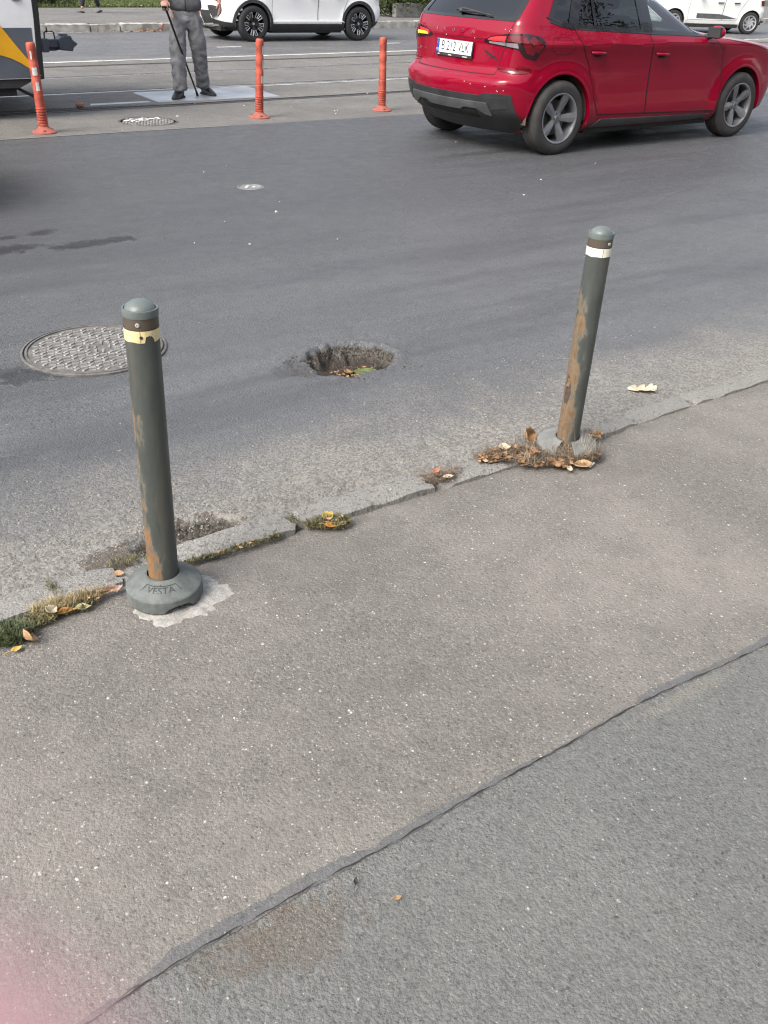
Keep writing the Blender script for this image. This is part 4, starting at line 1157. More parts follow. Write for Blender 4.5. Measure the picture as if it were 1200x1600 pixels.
MC_gloss = plain('gloss black trim', (.012, .012, .013), .12, 0, .1, 3, coat=.6)
MC_seam = plain('dark panel gap', (.010, .008, .009), .8)
MC_tyre = plain('dusty tyre rubber', (.040, .038, .036), .85, 0, .3, 7, .2, 120)
MC_tyre2 = plain('black tyre rubber', (.022, .022, .023), .8, 0, .2, 7)
MC_rim = plain('grey painted alloy', (.34, .34, .35), .34, .75, .12, 6)
MC_rimblack = plain('black alloy', (.014, .014, .015), .25, .2, .1, 6)
MC_rimedge = plain('machined alloy edge', (.62, .62, .63), .28, .8, .1, 6)
MC_silver = plain('silver wheel trim', (.50, .50, .51), .36, .6, .12, 6)
MC_dark = plain('dark wheel well', (.018, .017, .016), .95, 0, .3, 8)
MC_liner = plain('muddy wheel arch liner', (.085, .07, .05), .95, 0, .45, 7, .4, 60)
MC_disc = plain('brake disc', (.16, .15, .14), .45, .7)
MC_chrome = plain('chrome', (.70, .70, .71), .14, 1.0, .05)
MC_lensred = plain('red lamp lens', (.13, .002, .008), .15, 0, .2, 5, coat=.35)
MC_lensdark = plain('smoked lamp lens', (.016, .002, .004), .10, 0, .3, 5, coat=.6)
MC_lenslit = plain('lit red lamp bar', (.6, .02, .03), .2, 0, .1, 5, coat=1.0, emit=(1, .03, .03), emit_s=.35)
MC_amber = plain('lit amber indicator', (.9, .45, .05), .2, 0, .1, 5, emit=(1, .42, .03), emit_s=.55)
MC_lensclear = plain('clear lamp lens', (.55, .56, .58), .1, 0, .2, 8, coat=1.0)
MC_plate = plain('plate white', (.78, .78, .77), .35, 0, .04)
MC_blue = plain('plate blue', (.02, .06, .35), .4)
MC_black = plain('print black', (.012, .012, .013), .5)
MC_inside = plain('dark car interior', (.05, .052, .055), .8, 0, .2, 5)
MG_clear = glass_mat('side window glass', (.80, .88, .87), .16)
MG_tint = glass_mat('tinted window glass', (.10, .12, .12), .07)
MG_rear = glass_mat('rear window glass', (.09, .11, .12), .11)
MG_screen = glass_mat('windscreen glass', (.62, .70, .69), .06)

# ---------------------------------------------------------------- car builder
def inside_poly(x, y, poly):
    c = False; j = len(poly) - 1
    for i in range(len(poly)):
        xi, yi = poly[i]; xj, yj = poly[j]
        if (yi > y) != (yj > y) and x < (xj - xi) * (y - yi) / (yj - yi) + xi: c = not c
        j = i
    return c
def resample(pl, n):
    d = [0]
    for a, b in zip(pl, pl[1:]): d.append(d[-1] + math.hypot(b[0] - a[0], b[1] - a[1]) + 1e-9)
    out = []
    for k in range(n + 1):
        t_ = d[-1] * k / n; i = 0
        while i < len(pl) - 2 and d[i + 1] < t_: i += 1
        f = (t_ - d[i]) / (d[i + 1] - d[i]); out.append((pl[i][0] + (pl[i + 1][0] - pl[i][0]) * f, pl[i][1] + (pl[i + 1][1] - pl[i][1]) * f))
    return out
def to_q(cs, pl, mode):
    if mode == 'q': return [tuple(p) for p in pl]
    return [(cs.q_of_x(x, z), z) for x, z in pl]
def patch(b, cs, A, B, mode, sg, off=.003, th=.004, nu=14, nv=6):
    """panel on the car skin between two edge lines; mode 'x': (x, z) on the flank, 'q': outline coordinate"""
    A = resample(A, nu); B = resample(B, nu)
    vs = []; fs = []
    for k in range(nv + 1):
        f = k / nv
        for a, c in zip(A, B):
            p = (a[0] + (c[0] - a[0]) * f, a[1] + (c[1] - a[1]) * f)
            q = p[0] if mode == 'q' else cs.q_of_x(p[0], p[1])
            vs.append(cs.off(q, p[1], off, sg))
    m = nu + 1
    for k in range(nv):
        for i in range(nu): fs.append((k * m + i, k * m + i + 1, (k + 1) * m + i + 1, (k + 1) * m + i))
    if th:
        ring = [(k, 0) for k in range(m)] + [(nu, k) for k in range(1, nv + 1)] + [(k, nv) for k in range(nu - 1, -1, -1)] + [(0, k) for k in range(nv - 1, 0, -1)]
        bs = len(vs)
        for i, k in ring:
            f = k / nv; a, c = A[i], B[i]
            p = (a[0] + (c[0] - a[0]) * f, a[1] + (c[1] - a[1]) * f)
            q = p[0] if mode == 'q' else cs.q_of_x(p[0], p[1])
            vs.append(cs.off(q, p[1], off - th, sg))
        R = len(ring)
        for k in range(R):
            i, kk = ring[k]; i2, kk2 = ring[(k + 1) % R]
            fs.append((kk * m + i, bs + k, bs + (k + 1) % R, kk2 * m + i2))
    b.add(vs, fs)
def strip_on(b, cs, pl, mode, sg, w, off=.0022, step=.03):
    """thin line (panel gap, trim) along a path on the skin"""
    L = sum(math.hypot(c[0] - a[0], c[1] - a[1]) for a, c in zip(pl, pl[1:]))
    n = max(2, int(L / step)); P = resample(pl, n)
    pts = []; nr = []
    for p in P:
        q = p[0] if mode == 'q' else cs.q_of_x(p[0], p[1])
        pts.append(Vector(cs.off(q, p[1], off, sg))); nn = Vector(cs.off(q, p[1], off + .01, sg)) - pts[-1]; nr.append(nn.normalized())
    vs = []; fs = []
    for i in range(n + 1):
        t_ = (pts[min(i + 1, n)] - pts[max(i - 1, 0)]).normalized(); s_ = t_.cross(nr[i]).normalized() * w / 2
        vs += [pts[i] + s_, pts[i] - s_]
        if i: fs.append((2 * i - 2, 2 * i - 1, 2 * i + 1, 2 * i))
    b.add(vs, fs)

def car_body(cs, mat, parent, holes_x, holes_q, zs, ns=110, nc=14, nt=12):
    qs = [k / nt for k in range(nt)] + [1 + k / nc for k in range(nc)] + [2 + k / ns for k in range(ns)] + [3 + k / nc for k in range(nc)] + [4 + k / nt for k in range(nt + 1)]
    nq = len(qs); nz = len(zs)
    b = MB(); vs = []; fs = []
    keep = {}
    for sg in (-1, 1):
        base = len(vs)
        grid = [[list(cs.pt(q, z)) for q in qs] for z in zs]
        dele = set()
        for j in range(nz - 1):
            for i in range(nq - 1):
                c = [sum(grid[jj][ii][k] for jj in (j, j + 1) for ii in (i, i + 1)) / 4 for k in range(3)]
                qc = (qs[i] + qs[i + 1]) / 2; zc = (zs[j] + zs[j + 1]) / 2
                if 1.5 < qc < 3.5 and any(math.hypot(c[0] - ax, c[2] - cs.hub) < cs.arch for ax in cs.axles): dele.add((i, j))
                elif 1.02 < qc < 3.95 and any(inside_poly(c[0], c[2], h) for h in holes_x): dele.add((i, j))
                elif any(inside_poly(qc, c[2], h) for h in holes_q): dele.add((i, j))
        # snap the wheel opening to a true arc
        for j in range(nz):
            for i in range(nq):
                if not 1.5 < qs[i] < 3.5: continue
                p = grid[j][i]
                for ax in cs.axles:
                    d = math.hypot(p[0] - ax, p[2] - cs.hub)
                    if abs(d - cs.arch) < .034:
                        adj = [(a, c) for a in (i - 1, i) for c in (j - 1, j)]
                        dl = [k in dele for k in adj]
                        if any(dl) and not all(dl):
                            f = cs.arch / d; nx = ax + (p[0] - ax) * f; nz_ = max(zs[0], cs.hub + (p[2] - cs.hub) * f)
                            q = cs.q_of_x(nx, nz_); pp = cs.pt(q, nz_); grid[j][i] = [nx, pp[1], nz_]
        for row in grid:
            for p in row: vs.append((p[0], p[1] * sg, p[2]))
        for j in range(nz - 1):
            for i in range(nq - 1):
                if (i, j) in dele: continue
                a, c, d, e = base + j * nq + i, base + j * nq + i + 1, base + (j + 1) * nq + i + 1, base + (j + 1) * nq + i
                fs.append((a, c, d, e) if sg > 0 else (e, d, c, a))
    top = (nz - 1) * nq; half = nq * nz
    for i in range(nq - 1): fs.append((top + i, top + i + 1, half + top + i + 1, half + top + i))
    b.add(vs, fs)
    o = b.build('body', mat, parent, 42)
    return o

def arch_trim(cs, ax, sg, mat, name, parent, w=.03, off=.003, a0=-.35, a1=math.pi + .35, depth=.05):
    b = MB(); vs = []; fs = []; n = 48
    for i in range(n + 1):
        a = a0 + (a1 - a0) * i / n
        row = []
        for r_, o_ in ((cs.arch + w, .0006), (cs.arch + w - .004, off), (cs.arch + .002, off)):
            x = ax + r_ * math.cos(a); z = max(.2, cs.hub + r_ * math.sin(a))
            row.append(cs.off(cs.q_of_x(x, z), z, o_, sg))
        x = ax + cs.arch * math.cos(a); z = max(.2, cs.hub + cs.arch * math.sin(a)); p = row[-1]
        row.append((p[0], p[1] - sg * depth, p[2]))
        vs += row
        if i: fs += [((i - 1) * 4 + k, i * 4 + k, i * 4 + k + 1, (i - 1) * 4 + k + 1) for k in range(3)]
    b.add(vs, fs); return b.build(name, mat, parent, 40)

def wheel_meshes(R, rim, wid, style, tyre, rmat, edge=None):
    """meshes of a wheel whose outer face looks along -Y, centred on the hub"""
    MY = Matrix.Rotation(math.pi / 2, 4, 'X')          # z of lathe -> -y
    w = wid / 2; parts = []
    prof = [(rim - .012, w - .022), (rim + .004, w - .004), (rim + .016, w - .002), ((R + rim) / 2, w + .004), (R - .030, w - .004), (R - .014, w - .014), (R - .005, w - .026)]
    tread = []
    for k in range(4):
        y = w - .030 - k * (wid - .06) / 4
        tread += [(R, y), (R, y - .028), (R - .007, y - .030), (R - .007, y - .034)]
    prof = prof + tread + [(R - .004, -w + .026), (R - .03, -w + .004), ((R + rim) / 2, -w - .002), (rim, -w + .006)]
    b = MB(); b.lathe(prof, 64, MY, cap=False); parts.append(('tyre', b, tyre))
    b = MB()
    b.lathe([(rim + .006, w - .006), (rim + .008, w - .001), (rim + .001, w + .001), (rim - .010, w - .006), (rim - .016, w - .03), (rim - .02, w - .12), (rim - .02, -w + .01)], 64, MY, cap=False)
    b2 = MB()
    def spoke(a, r0, r1, w0, w1, y0, y1, t=.02, ridge=.006, tgt=None):
        """tapered bar from radius r0 to r1"""
        M = Matrix.Rotation(a, 4, 'Y')
        vs = [(-w0, -y0, r0), (0, -y0 - ridge, r0), (w0, -y0, r0), (-w1, -y1, r1), (0, -y1 - ridge, r1), (w1, -y1, r1),
              (-w0, -y0 + t, r0), (w0, -y0 + t, r0), (-w1, -y1 + t, r1), (w1, -y1 + t, r1)]
        (tgt or b).add(vs, [(0, 1, 4, 3), (1, 2, 5, 4), (0, 3, 8, 6), (2, 7, 9, 5), (3, 4, 5, 9, 8), (6, 7, 2, 1, 0), (6, 8, 9, 7)], M)
    if style == 'five':
        for k in range(5):
            a = 2 * math.pi * k / 5 + .15
            spoke(a, .045, rim * .70, .025, .041, w - .045, w - .020)
            spoke(a, rim * .70, rim + .002, .041, .040, w - .020, w - .006)
        b.lathe([(.06, w - .062), (.062, w - .046), (.05, w - .040), (.03, w - .040), (.029, w - .032), (.022, w - .030), (0, w - .030)], 32, MY, cap=False)
        for k in range(5):
            a = 2 * math.pi * k / 5 + .15 + math.pi / 5
            b2.lathe([(.009, w - .05), (.009, w - .036), (0, w - .036)], 8, MY @ Matrix.Translation((.046 * math.cos(a), .046 * math.sin(a), 0)))
        b2.lathe([(.021, w - .031), (.019, w - .028), (0, w - .0275)], 20, MY, cap=False)
    elif style == 'star':
        for k in range(5):
            a = 2 * math.pi * k / 5 + .3
            spoke(a, .03, rim * .55, .020, .030, w - .05, w - .03)
            for sgn in (-1, 1):
                spoke(a + sgn * .20, rim * .45, rim, .020, .018, w - .034, w - .008)
                spoke(a + sgn * .37, rim * .52, rim + .002, .007, .007, w - .024, w - .002, .01, .003, b2)      # bright edge
                spoke(a + sgn * .10, rim * .55, rim * .97, .004, .004, w - .024, w - .002, .01, .003, b2)
            M = Matrix.Rotation(a, 4, 'Y')
            for sgn in (-1, 1):
                x0, z0, x1, z1 = sgn * .37 * rim * .95, rim * .90, sgn * .10 * rim, rim * .96
                d_ = Vector((x1 - x0, 0, z1 - z0)); n_ = Vector((-d_.z, 0, d_.x)).normalized() * .006
                p = [Vector((x0, -w + .002, z0)) + n_, Vector((x0, -w + .002, z0)) - n_, Vector((x1, -w + .002, z1)) - n_, Vector((x1, -w + .002, z1)) + n_]
                b2.add(p + [q + Vector((0, .012, 0)) for q in p], [(0, 1, 2, 3), (0, 4, 5, 1), (1, 5, 6, 2), (2, 6, 7, 3), (3, 7, 4, 0)], M)
        b.lathe([(.06, w - .07), (.06, w - .045), (.032, w - .038), (0, w - .038)], 32, MY, cap=False)
        b2.lathe([(.026, w - .038), (.024, w - .034), (0, w - .033)], 20, MY, cap=False)
    else:                                # swirl: plastic trim with curved blades
        for k in range(8):
            a = 2 * math.pi * k / 8
            pts = []
            for i in range(6):
                u = i / 5; r_ = .05 + (rim - .012 - .05) * u; aa = a + .55 * u * u
                pts.append((r_, aa, .012 + .022 * math.sin(math.pi * min(u + .15, 1))))
            vs = []; fs = []
            for i, (r_, aa, ww) in enumerate(pts):
                for da, dy in ((-ww / r_, 0), (ww / r_, -.006), (ww / r_, .012), (-ww / r_, .012)):
                    vs.append((r_ * math.sin(aa + da), -(w - .03 + .022 * i / 5) + dy, r_ * math.cos(aa + da)))
                if i: fs += [((i - 1) * 4 + j, i * 4 + j, i * 4 + (j + 1) % 4, (i - 1) * 4 + (j + 1) % 4) for j in range(4)]
            b.add(vs, fs)
        b.lathe([(.065, w - .05), (.063, w - .028), (.03, w - .022), (0, w - .022)], 32, MY, cap=False)
        b.lathe([(rim + .002, w - .004), (rim - .02, w - .006), (rim - .022, w - .02)], 48, MY, cap=False)
    parts.append(('rim', b, rmat))
    if b2.v: parts.append(('rim_trim', b2, edge))
    b3 = MB(); b3.lathe([(rim * .72, -.01), (rim * .72, .008), (.06, .008), (.06, w - .07), (0, w - .07)], 40, MY, cap=False); parts.append(('brake_disc', b3, MC_disc))
    b4 = MB(); b4.lathe([(rim - .018, -w + .03), (rim * .75, -.012), (0, -.012)], 40, MY, cap=False); parts.append(('back_plate', b4, MC_dark))
    return parts
def add_wheels(root, cs, R, rim, wid, style, tyre, rmat, edge, track, steer=0.0, muddy=MC_dark):
    first = None
    for ax in cs.axles:
        for sg in (-1, 1):
            if first is None:
                parts = wheel_meshes(R, rim, wid, style, tyre, rmat, edge)
                nm, bb, mt = parts[0]
                wh = bb.build('wheel', mt, root, 35)          # the tyre is the wheel's own mesh
                for nm, bb, mt in parts[1:]: bb.build(nm, mt, wh, 16 if nm == 'rim' else 35)
                first = wh
            else:
                wh = first.copy(); link(wh, root)
                for ch in first.children:
                    c = ch.copy(); link(c, wh)
            ang = random.Random(int(ax * 100 + sg)).uniform(0, 1.2)
            wh.location = (ax, sg * (track / 2), cs.hub if abs(cs.hub - R) < .02 else R)
            wh.rotation_euler = (0, ang, (0 if sg < 0 else math.pi) + (steer if ax > 1 else 0))
    for ax in cs.axles:
        for sg in (-1, 1):
            b = MB(); vs = []; fs = []; n = 28; r_ = cs.arch + .012
            yo = cs.dims(.5)[0] - .035
            for i in range(n + 1):
                a = -.12 + (math.pi + .24) * i / n
                for y in (yo, .50): vs.append((ax + r_ * math.cos(a), sg * y, cs.hub + r_ * math.sin(a)))
                if i: fs.append((2 * i - 2, 2 * i, 2 * i + 1, 2 * i - 1))
            k0 = len(vs); vs.append((ax, sg * .50, cs.hub))
            for i in range(n): fs.append((k0, 2 * i + 1, 2 * i + 3))
            b.add(vs, fs); b.build('wheel_arch_liner', muddy, root, 50, fix=False)
def underbody(root, cs, x0, x1):
    b = MB(); b.box(((x0 + x1) / 2 + .12, 0, .235), (x1 - x0 - .24, 1.12, .09)); b.box(((cs.axles[0] + cs.axles[1]) / 2, 0, .21), (cs.axles[1] - 2 * cs.arch - .06, 1.6, .10))
    b.build('underbody', MC_dark, root)
def cabin(root, xs, belt, roof, W, lhd=True):
    """simple seats, dashboard and wheel seen through the glass"""
    xf, xm, xr = xs
    def seat(x, y, w):
        b = MB()
        b.box((x + .02, y, belt - .42), (.46, w, .16)); b.box((x - .22, y, belt - .12), (.14, w, .58), Matrix.Translation((x, y, belt)) @ Matrix.Rotation(-.2, 4, 'Y') @ Matrix.Translation((-x, -y, -belt)))
        if w < 1: b.box((x - .28, y, belt + .27), (.10, .26, .18))
        else:
            for yy in (-.4, .4): b.box((x - .28, y + yy, belt + .22), (.09, .25, .14))
        return b.build('seat', MC_inside, root, bevel=.03)
    seat(xf, .36, .5); seat(xf, -.36, .5); seat(xr, 0, 1.2)
    b = MB(); b.box((xm, 0, belt - .10), (.36, W * 1.6, .22)); b.box((xm - .3, 0, belt - .35), (1.0, .22, .3)); b.build('dashboard', MC_inside, root, bevel=.04)
    y = .36 if lhd else -.36
    pts = []; b = MB()
    M = Matrix.Translation((xm - .28, y, belt + .0)) @ Matrix.Rotation(-1.15, 4, 'Y')
    for i in range(25):
        a = 2 * math.pi * i / 24; pts.append(M @ Vector((.18 * math.cos(a), .18 * math.sin(a), 0)))
    b.tube(pts, .014, 6, False); b.tube([M @ Vector((-.17, 0, 0)), M @ Vector((.17, 0, 0))], .018, 6)
    b.build('steering_wheel', MC_black, root, 50)
    b = MB(); b.box(((xf + xr) / 2 + .1, 0, belt - .62), (2.6, W * 1.75, .05)); b.build('cabin_floor', MC_inside, root)
def mirror_pair(root, cs, x, z, mat, cap):
    for sg in (-1, 1):
        p = Vector(cs.off(cs.q_of_x(x, z), z, 0, sg))
        b = MB()
        b.cur = 0; b.ball((p.x + .02, p.y + sg * .12, p.z + .045), (.055, .090, .058), 16, 10)
        b.cur = 1; b.tube([(p.x + .02, p.y - sg * .03, p.z - .01), (p.x + .03, p.y + sg * .05, p.z + .005), (p.x + .03, p.y + sg * .11, p.z + .03)], [.03, .022, .03], 8)
        b.box((p.x - .022, p.y + sg * .12, p.z + .045), (.03, .150, .088))
        b.build('wing_mirror', [mat, cap], root, 50)

def red_car():
    cs = RED
    n = Vector((-math.sin(rad(1.344)), math.cos(rad(1.344)), 0))
    root = thing('car', 'red hatchback driving off to the right with rear number plate B 212 VLK', 'car', Vector((6.428, 6.694, 0)) + n * .885, rad(1.344))
    QW = [(-.175, 1.128), (.045, 1.078), (.20, 1.395), (.0, 1.365)]
    RW = [(.105, 1.074), (.98, 1.036), (.98, 1.425), (.27, 1.405)]
    FW = [(1.10, 1.026), (1.86, .998), (1.74, 1.09), (1.48, 1.285), (1.24, 1.42), (1.10, 1.428)]
    RG = [(-1.02, 1.125), (1.02, 1.125), (1.10, 1.41), (-1.10, 1.41)]
    FG = [(4.0, 1.075), (5.01, 1.075), (5.01, 1.42), (4.0, 1.42)]
    RGp = [(0, 1.125), (1.02, 1.125), (1.10, 1.41), (0, 1.41)]
    zs = list(np.linspace(.18, .60, 16)) + [.62, .64, .655, .675, .70] + list(np.linspace(.725, .86, 7)) + [.875, .892, .91, .93, .945, .955, .975, 1.0, 1.02, 1.04, 1.06, 1.08, 1.10, 1.125] + list(np.linspace(1.15, 1.42, 12)) + [1.44, 1.46, 1.475, 1.485, 1.50, 1.515, 1.525, 1.53]
    car_body(cs, MC_red, root, [QW, RW, FW], [RGp, FG], zs)
    add_wheels(root, cs, .322, .213, .205, 'five', MC_tyre, MC_rim, MC_plastic2, 1.55, muddy=MC_liner)
    underbody(root, cs, -.45, 3.2)
    cabin(root, (1.25, 1.75, .25), 1.02, 1.45, .72)
    b = MB(); b.box((0.05, 0, .80), (.7, 1.3, .04)); b.box((-.30, 0, .62), (.05, 1.25, .5)); b.build('load_cover', MC_inside, root)
    # glass, frames
    for sg in (-1, 1):
        for poly, A, B in ((QW, [QW[0], QW[1]], [QW[3], QW[2]]), (RW, [RW[0], RW[1]], [RW[3], RW[2]]), (FW, [FW[0], FW[1]], [FW[5], FW[4], FW[3], FW[2], FW[1]])):
            gm = MG_clear if poly is FW else MG_tint
            b = MB(); patch(b, cs, A, B, 'x', sg, -.002, 0, 16, 6)
            w = b.build('window', gm, root, 60, fix=False)
            b = MB()
            ring = poly + [poly[0]]
            strip_on(b, cs, [ring[0]] + ring[1:], 'x', sg, .050, .004)
            b.build('window_frame', MC_gloss, w, 60, fix=False)
        for pp, pw in (([(.35, 1.07), (.37, 1.40)], .030), ([(.075, 1.075), (.235, 1.40)], .085), ([(1.04, 1.03), (1.04, 1.43)], .085)):
            b = MB(); strip_on(b, cs, pp, 'x', sg, pw, .0045); b.build('pillar_trim', MC_gloss, root, 60, fix=False)
        b = MB(); strip_on(b, cs, [(-.21, 1.152), (.05, 1.062), (.5, 1.042), (1.04, 1.02), (1.5, 1.002), (1.93, .985)], 'x', sg, .014, .006)
        b.build('belt_trim', MC_gloss, root, 60, fix=False)
    b = MB(); patch(b, cs, [(-1.02, 1.125), (1.02, 1.125)], [(-1.10, 1.41), (1.10, 1.41)], 'q', 1, -.002, 0, 40, 8); rg = b.build('rear_window', MG_rear, root, 60, fix=False)
    b = MB()
    for sg in (-1, 1): patch(b, cs, [(.93, 1.118), (1.06, 1.112), (1.22, 1.14)], [(1.02, 1.42), (1.22, 1.42), (1.36, 1.42)], 'q', sg, .003, .003, 10, 10)
    strip_on(b, cs, [(-1.05, 1.120), (1.05, 1.120)], 'q', 1, .028, .003); strip_on(b, cs, [(-1.15, 1.41), (1.15, 1.41)], 'q', 1, .05, .003)
    b.build('window_frame', MC_gloss, rg, 60, fix=False)
    b = MB(); patch(b, cs, [(4.0, 1.075), (5.0, 1.075)], [(4.0, 1.42), (5.0, 1.42)], 'q', 1, -.002, 0, 20, 8); patch(b, cs, [(4.0, 1.075), (5.0, 1.075)], [(4.0, 1.42), (5.0, 1.42)], 'q', -1, -.002, 0, 20, 8)
    b.build('windscreen', MG_screen, root, 60, fix=False)
    # arches, sills
    for ax in cs.axles:
        for sg in (-1, 1): arch_trim(cs, ax, sg, MC_red, 'arch_lip', root, .022, .0022)
    for sg in (-1, 1):
        b = MB(); patch(b, cs, [(.47, .215), (2.18, .215)], [(.56, .290), (2.21, .262)], 'x', sg, .006, .010, 20, 3); b.build('sill_trim', MC_plastic2, root, 30)
    # doors: panels stand a little proud, dark gap round each
    rear_e = [(.50, .335), (.435, .46), (.36, .66), (.30, .78), (.215, .885), (.115, 1.02), (.095, 1.055)]
    rear_f = [(1.165, .318), (1.155, .46), (1.145, .66), (1.135, .78), (1.115, .885), (1.08, .985), (1.065, 1.008)]
    frt_e = [(1.173, .318), (1.163, .46), (1.153, .66), (1.143, .78), (1.123, .885), (1.088, .985), (1.073, 1.008)]
    frt_f = [(2.245, .29), (2.27, .46), (2.272, .60), (2.262, .70), (2.24, .80), (2.20, .87), (2.05, .972)]
    for sg in (-1, 1):
        for E_, F_, hx, hz in ((rear_e, rear_f, .395, .862), (frt_e, frt_f, 1.275, .838)):
            b = MB(); patch(b, cs, E_, F_, 'x', sg, .0035, .005, 22, 22); d = b.build('door', MC_red, root, 30)
            b = MB()
            for pl_ in (E_, F_): strip_on(b, cs, pl_, 'x', sg, .007, .0042)
            strip_on(b, cs, [E_[0], F_[0]], 'x', sg, .010, .0042)
            b.build('door_gap', MC_seam, d, 60, fix=False)
            # pull handle over a shallow cup
            p0 = Vector(cs.off(cs.q_of_x(hx - .085, hz + .008), hz + .008, 0, sg)); p1 = Vector(cs.off(cs.q_of_x(hx + .085, hz), hz, 0, sg))
            o_ = Vector((0, sg, 0))
            b = MB(); b.tube([p0 + o_ * .004, p0 * .9 + p1 * .1 + o_ * .026, p0 * .5 + p1 * .5 + o_ * .032, p0 * .1 + p1 * .9 + o_ * .026, p1 + o_ * .004], [.011, .014, .015, .014, .011], 10)
            b.build('door_handle', MC_red, d, 50)
            pc = (p0 + p1) / 2
            b = MB(); b.ball((pc.x, pc.y + sg * -.004, pc.z - .012), (.065, .012, .022), 16, 8); b.build('handle_cup', MC_seam, d, 50)
    b = MB()
    for sg in (-1,):
        strip_on(b, cs, [(-.17, .99), (-.19, .90), (-.10, .86), (.03, .86), (.08, .90), (.06, .985), (-.02, 1.0), (-.17, .99)], 'x', sg, .004, .002)
    b.build('fuel_flap_gap', MC_seam, root, 60, fix=False)
    b = MB()
    for sg in (-1, 1):
        strip_on(b, cs, [(2.27, .96), (2.75, .90), (3.10, .835)], 'x', sg, .006, .002); strip_on(b, cs, [(2.24, .85), (2.20, .95)], 'x', sg, .006, .002)
    b.build('bonnet_gap', MC_seam, root, 60, fix=False)
    # tailgate gaps
    b = MB()
    for sg in (-1, 1): strip_on(b, cs, [(1.06, 1.112), (1.03, 1.05), (1.0, .978), (.965, .85), (.945, .745), (.93, .682)], 'q', sg, .006, .002)
    strip_on(b, cs, [(-.93, .682), (-.5, .676), (.5, .676), (.93, .682)], 'q', 1, .008, .002)
    strip_on(b, cs, [(-1.0, .985), (-.62, .955), (.62, .955), (1.0, .985)], 'q', 1, .0035, .0016)
    b.build('tailgate_gap', MC_seam, root, 60, fix=False)
    # rear lamps
    for sg in (-1, 1):
        b = MB()
        patch(b, cs, [(.60, .938), (.70, .922), (1.03, .908), (1.37, .898), (1.53, .838), (1.80, .815)], [(.60, .944), (.72, .985), (1.0, 1.014), (1.62, 1.020), (1.90, 1.0), (2.0, .965)], 'q', sg, .006, .010, 34, 8)
        lamp = b.build('rear_lamp', MC_lensdark, root, 30)
        b = MB(); patch(b, cs, [(.68, .955), (.80, .953), (.985, .952)], [(.72, .974), (.82, .985), (.985, .994)], 'q', sg, .0085, .003, 14, 3); b.build('lamp_bar', MC_lenslit, lamp, 40)
        b = MB(); patch(b, cs, *(([(.72, .942), (1.10, .936)], [(.76, .962), (1.10, .966)]) if sg > 0 else ([(.70, .930), (1.03, .916), (1.36, .906)], [(.70, .944), (1.03, .944), (1.32, .944)])), 'q', sg, .0085, .003, 14, 3)
        b.build('lamp_lower_bar', MC_amber if sg > 0 else plain('clear grey lens', (.22, .20, .21), .15, 0, .2, 9, coat=1.0), lamp, 40)
        b = MB()
        patch(b, cs, [(1.42, .965), (1.56, .87), (1.72, .853)], [(1.54, 1.0), (1.66, .92), (1.80, .90)], 'q', sg, .0085, .003, 12, 3)
        patch(b, cs, [(1.60, .965), (1.78, .885), (1.84, .865)], [(1.72, 1.002), (1.86, .955), (1.93, .945)], 'q', sg, .0085, .003, 10, 3)
        patch(b, cs, [(1.05, .955), (1.42, .95)], [(1.05, .999), (1.5, 1.006)], 'q', sg, .0085, .003, 10, 3)
        b.build('lamp_element', MC_lensred, lamp, 40)
        b = MB(); strip_on(b, cs, [(1.0, .905), (1.0, 1.016)], 'q', sg, .008, .0095); b.build('lamp_gap', MC_seam, lamp, 60, fix=False)
        b = MB(); patch(b, cs, [(.93, .713), (1.34, .700), (1.66, .703), (1.74, .725)], [(.94, .736), (1.37, .741), (1.49, .768), (1.73, .750)], 'q', sg, .005, .008, 16, 3); b.build('reflector', MC_lensred, root, 30)
    M_spot = plain('white dried spots', (.62, .58, .54), .8)
    # bumper
    b = MB(); patch(b, cs, [(-1.60, .28), (-1.35, .183), (1.35, .183), (1.60, .28)], [(-1.56, .535), (-1.08, .535), (-.94, .507), (.94, .507), (1.08, .535), (1.56, .535)], 'q', 1, .008, .014, 60, 8); bm_ = b.build('rear_bumper', MC_plastic, root, 30)
    b = MB(); patch(b, cs, [(-1.14, .352), (-1.0, .356), (-.84, .398), (-.56, .400), (-.44, .372), (.44, .372), (.56, .400), (.84, .398), (1.0, .356), (1.14, .352)], [(-1.10, .452), (1.10, .452)], 'q', 1, .020, .016, 60, 4); b.build('skid_plate', MC_plastic2, bm_, 30)
    for q0, q1 in ((-.80, -.46), (-.40, .40), (.46, .80)):
        b = MB(); patch(b, cs, [(q0, .31), (q1, .31)], [(q0, .385), (q1, .385)], 'q', 1, .0105, .004, 10, 2); b.build('bumper_recess', MC_dark, bm_, 30)
    for sg in (-1, 1):
        b = MB(); patch(b, cs, [(1.18, .40), (1.46, .42)], [(1.12, .50), (1.48, .505)], 'q', sg, .012, .006, 8, 3); b.build('bumper_corner_panel', MC_plastic, bm_, 30)
    b = MB(); rr = random.Random(3)
    for q, z in ((1.02, .585), (.55, .605), (.70, .59), (1.30, .56), (1.32, .555), (.92, 1.045), (1.0, 1.035), (1.03, 1.05), (-.22, .958), (.42, .956), (1.42, .565)):
        b = MB(); p = Vector(cs.off(q, z, .0005, -1)); b.ball(p, (.005, .005, .004), 8, 5); b.build('dried_spot', M_spot, root, 50)
    # number plate with holder
    x0 = cs.pt(.2, .86)[0] - .012
    Mp = Matrix.Translation((x0, -.005, .861)) @ Matrix.Rotation(-math.pi / 2, 4, 'Z') @ Matrix.Rotation(math.pi / 2 - .10, 4, 'X')
    b = MB(); b.box((0, -.008, -.004), (.535, .142, .012), Mp); hd = b.build('plate_holder', MC_plastic, root, bevel=.003)
    b = MB(); b.box((0, .003, .004), (.520, .112, .004), Mp); np_ = b.build('number_plate', MC_plate, root, bevel=.001)
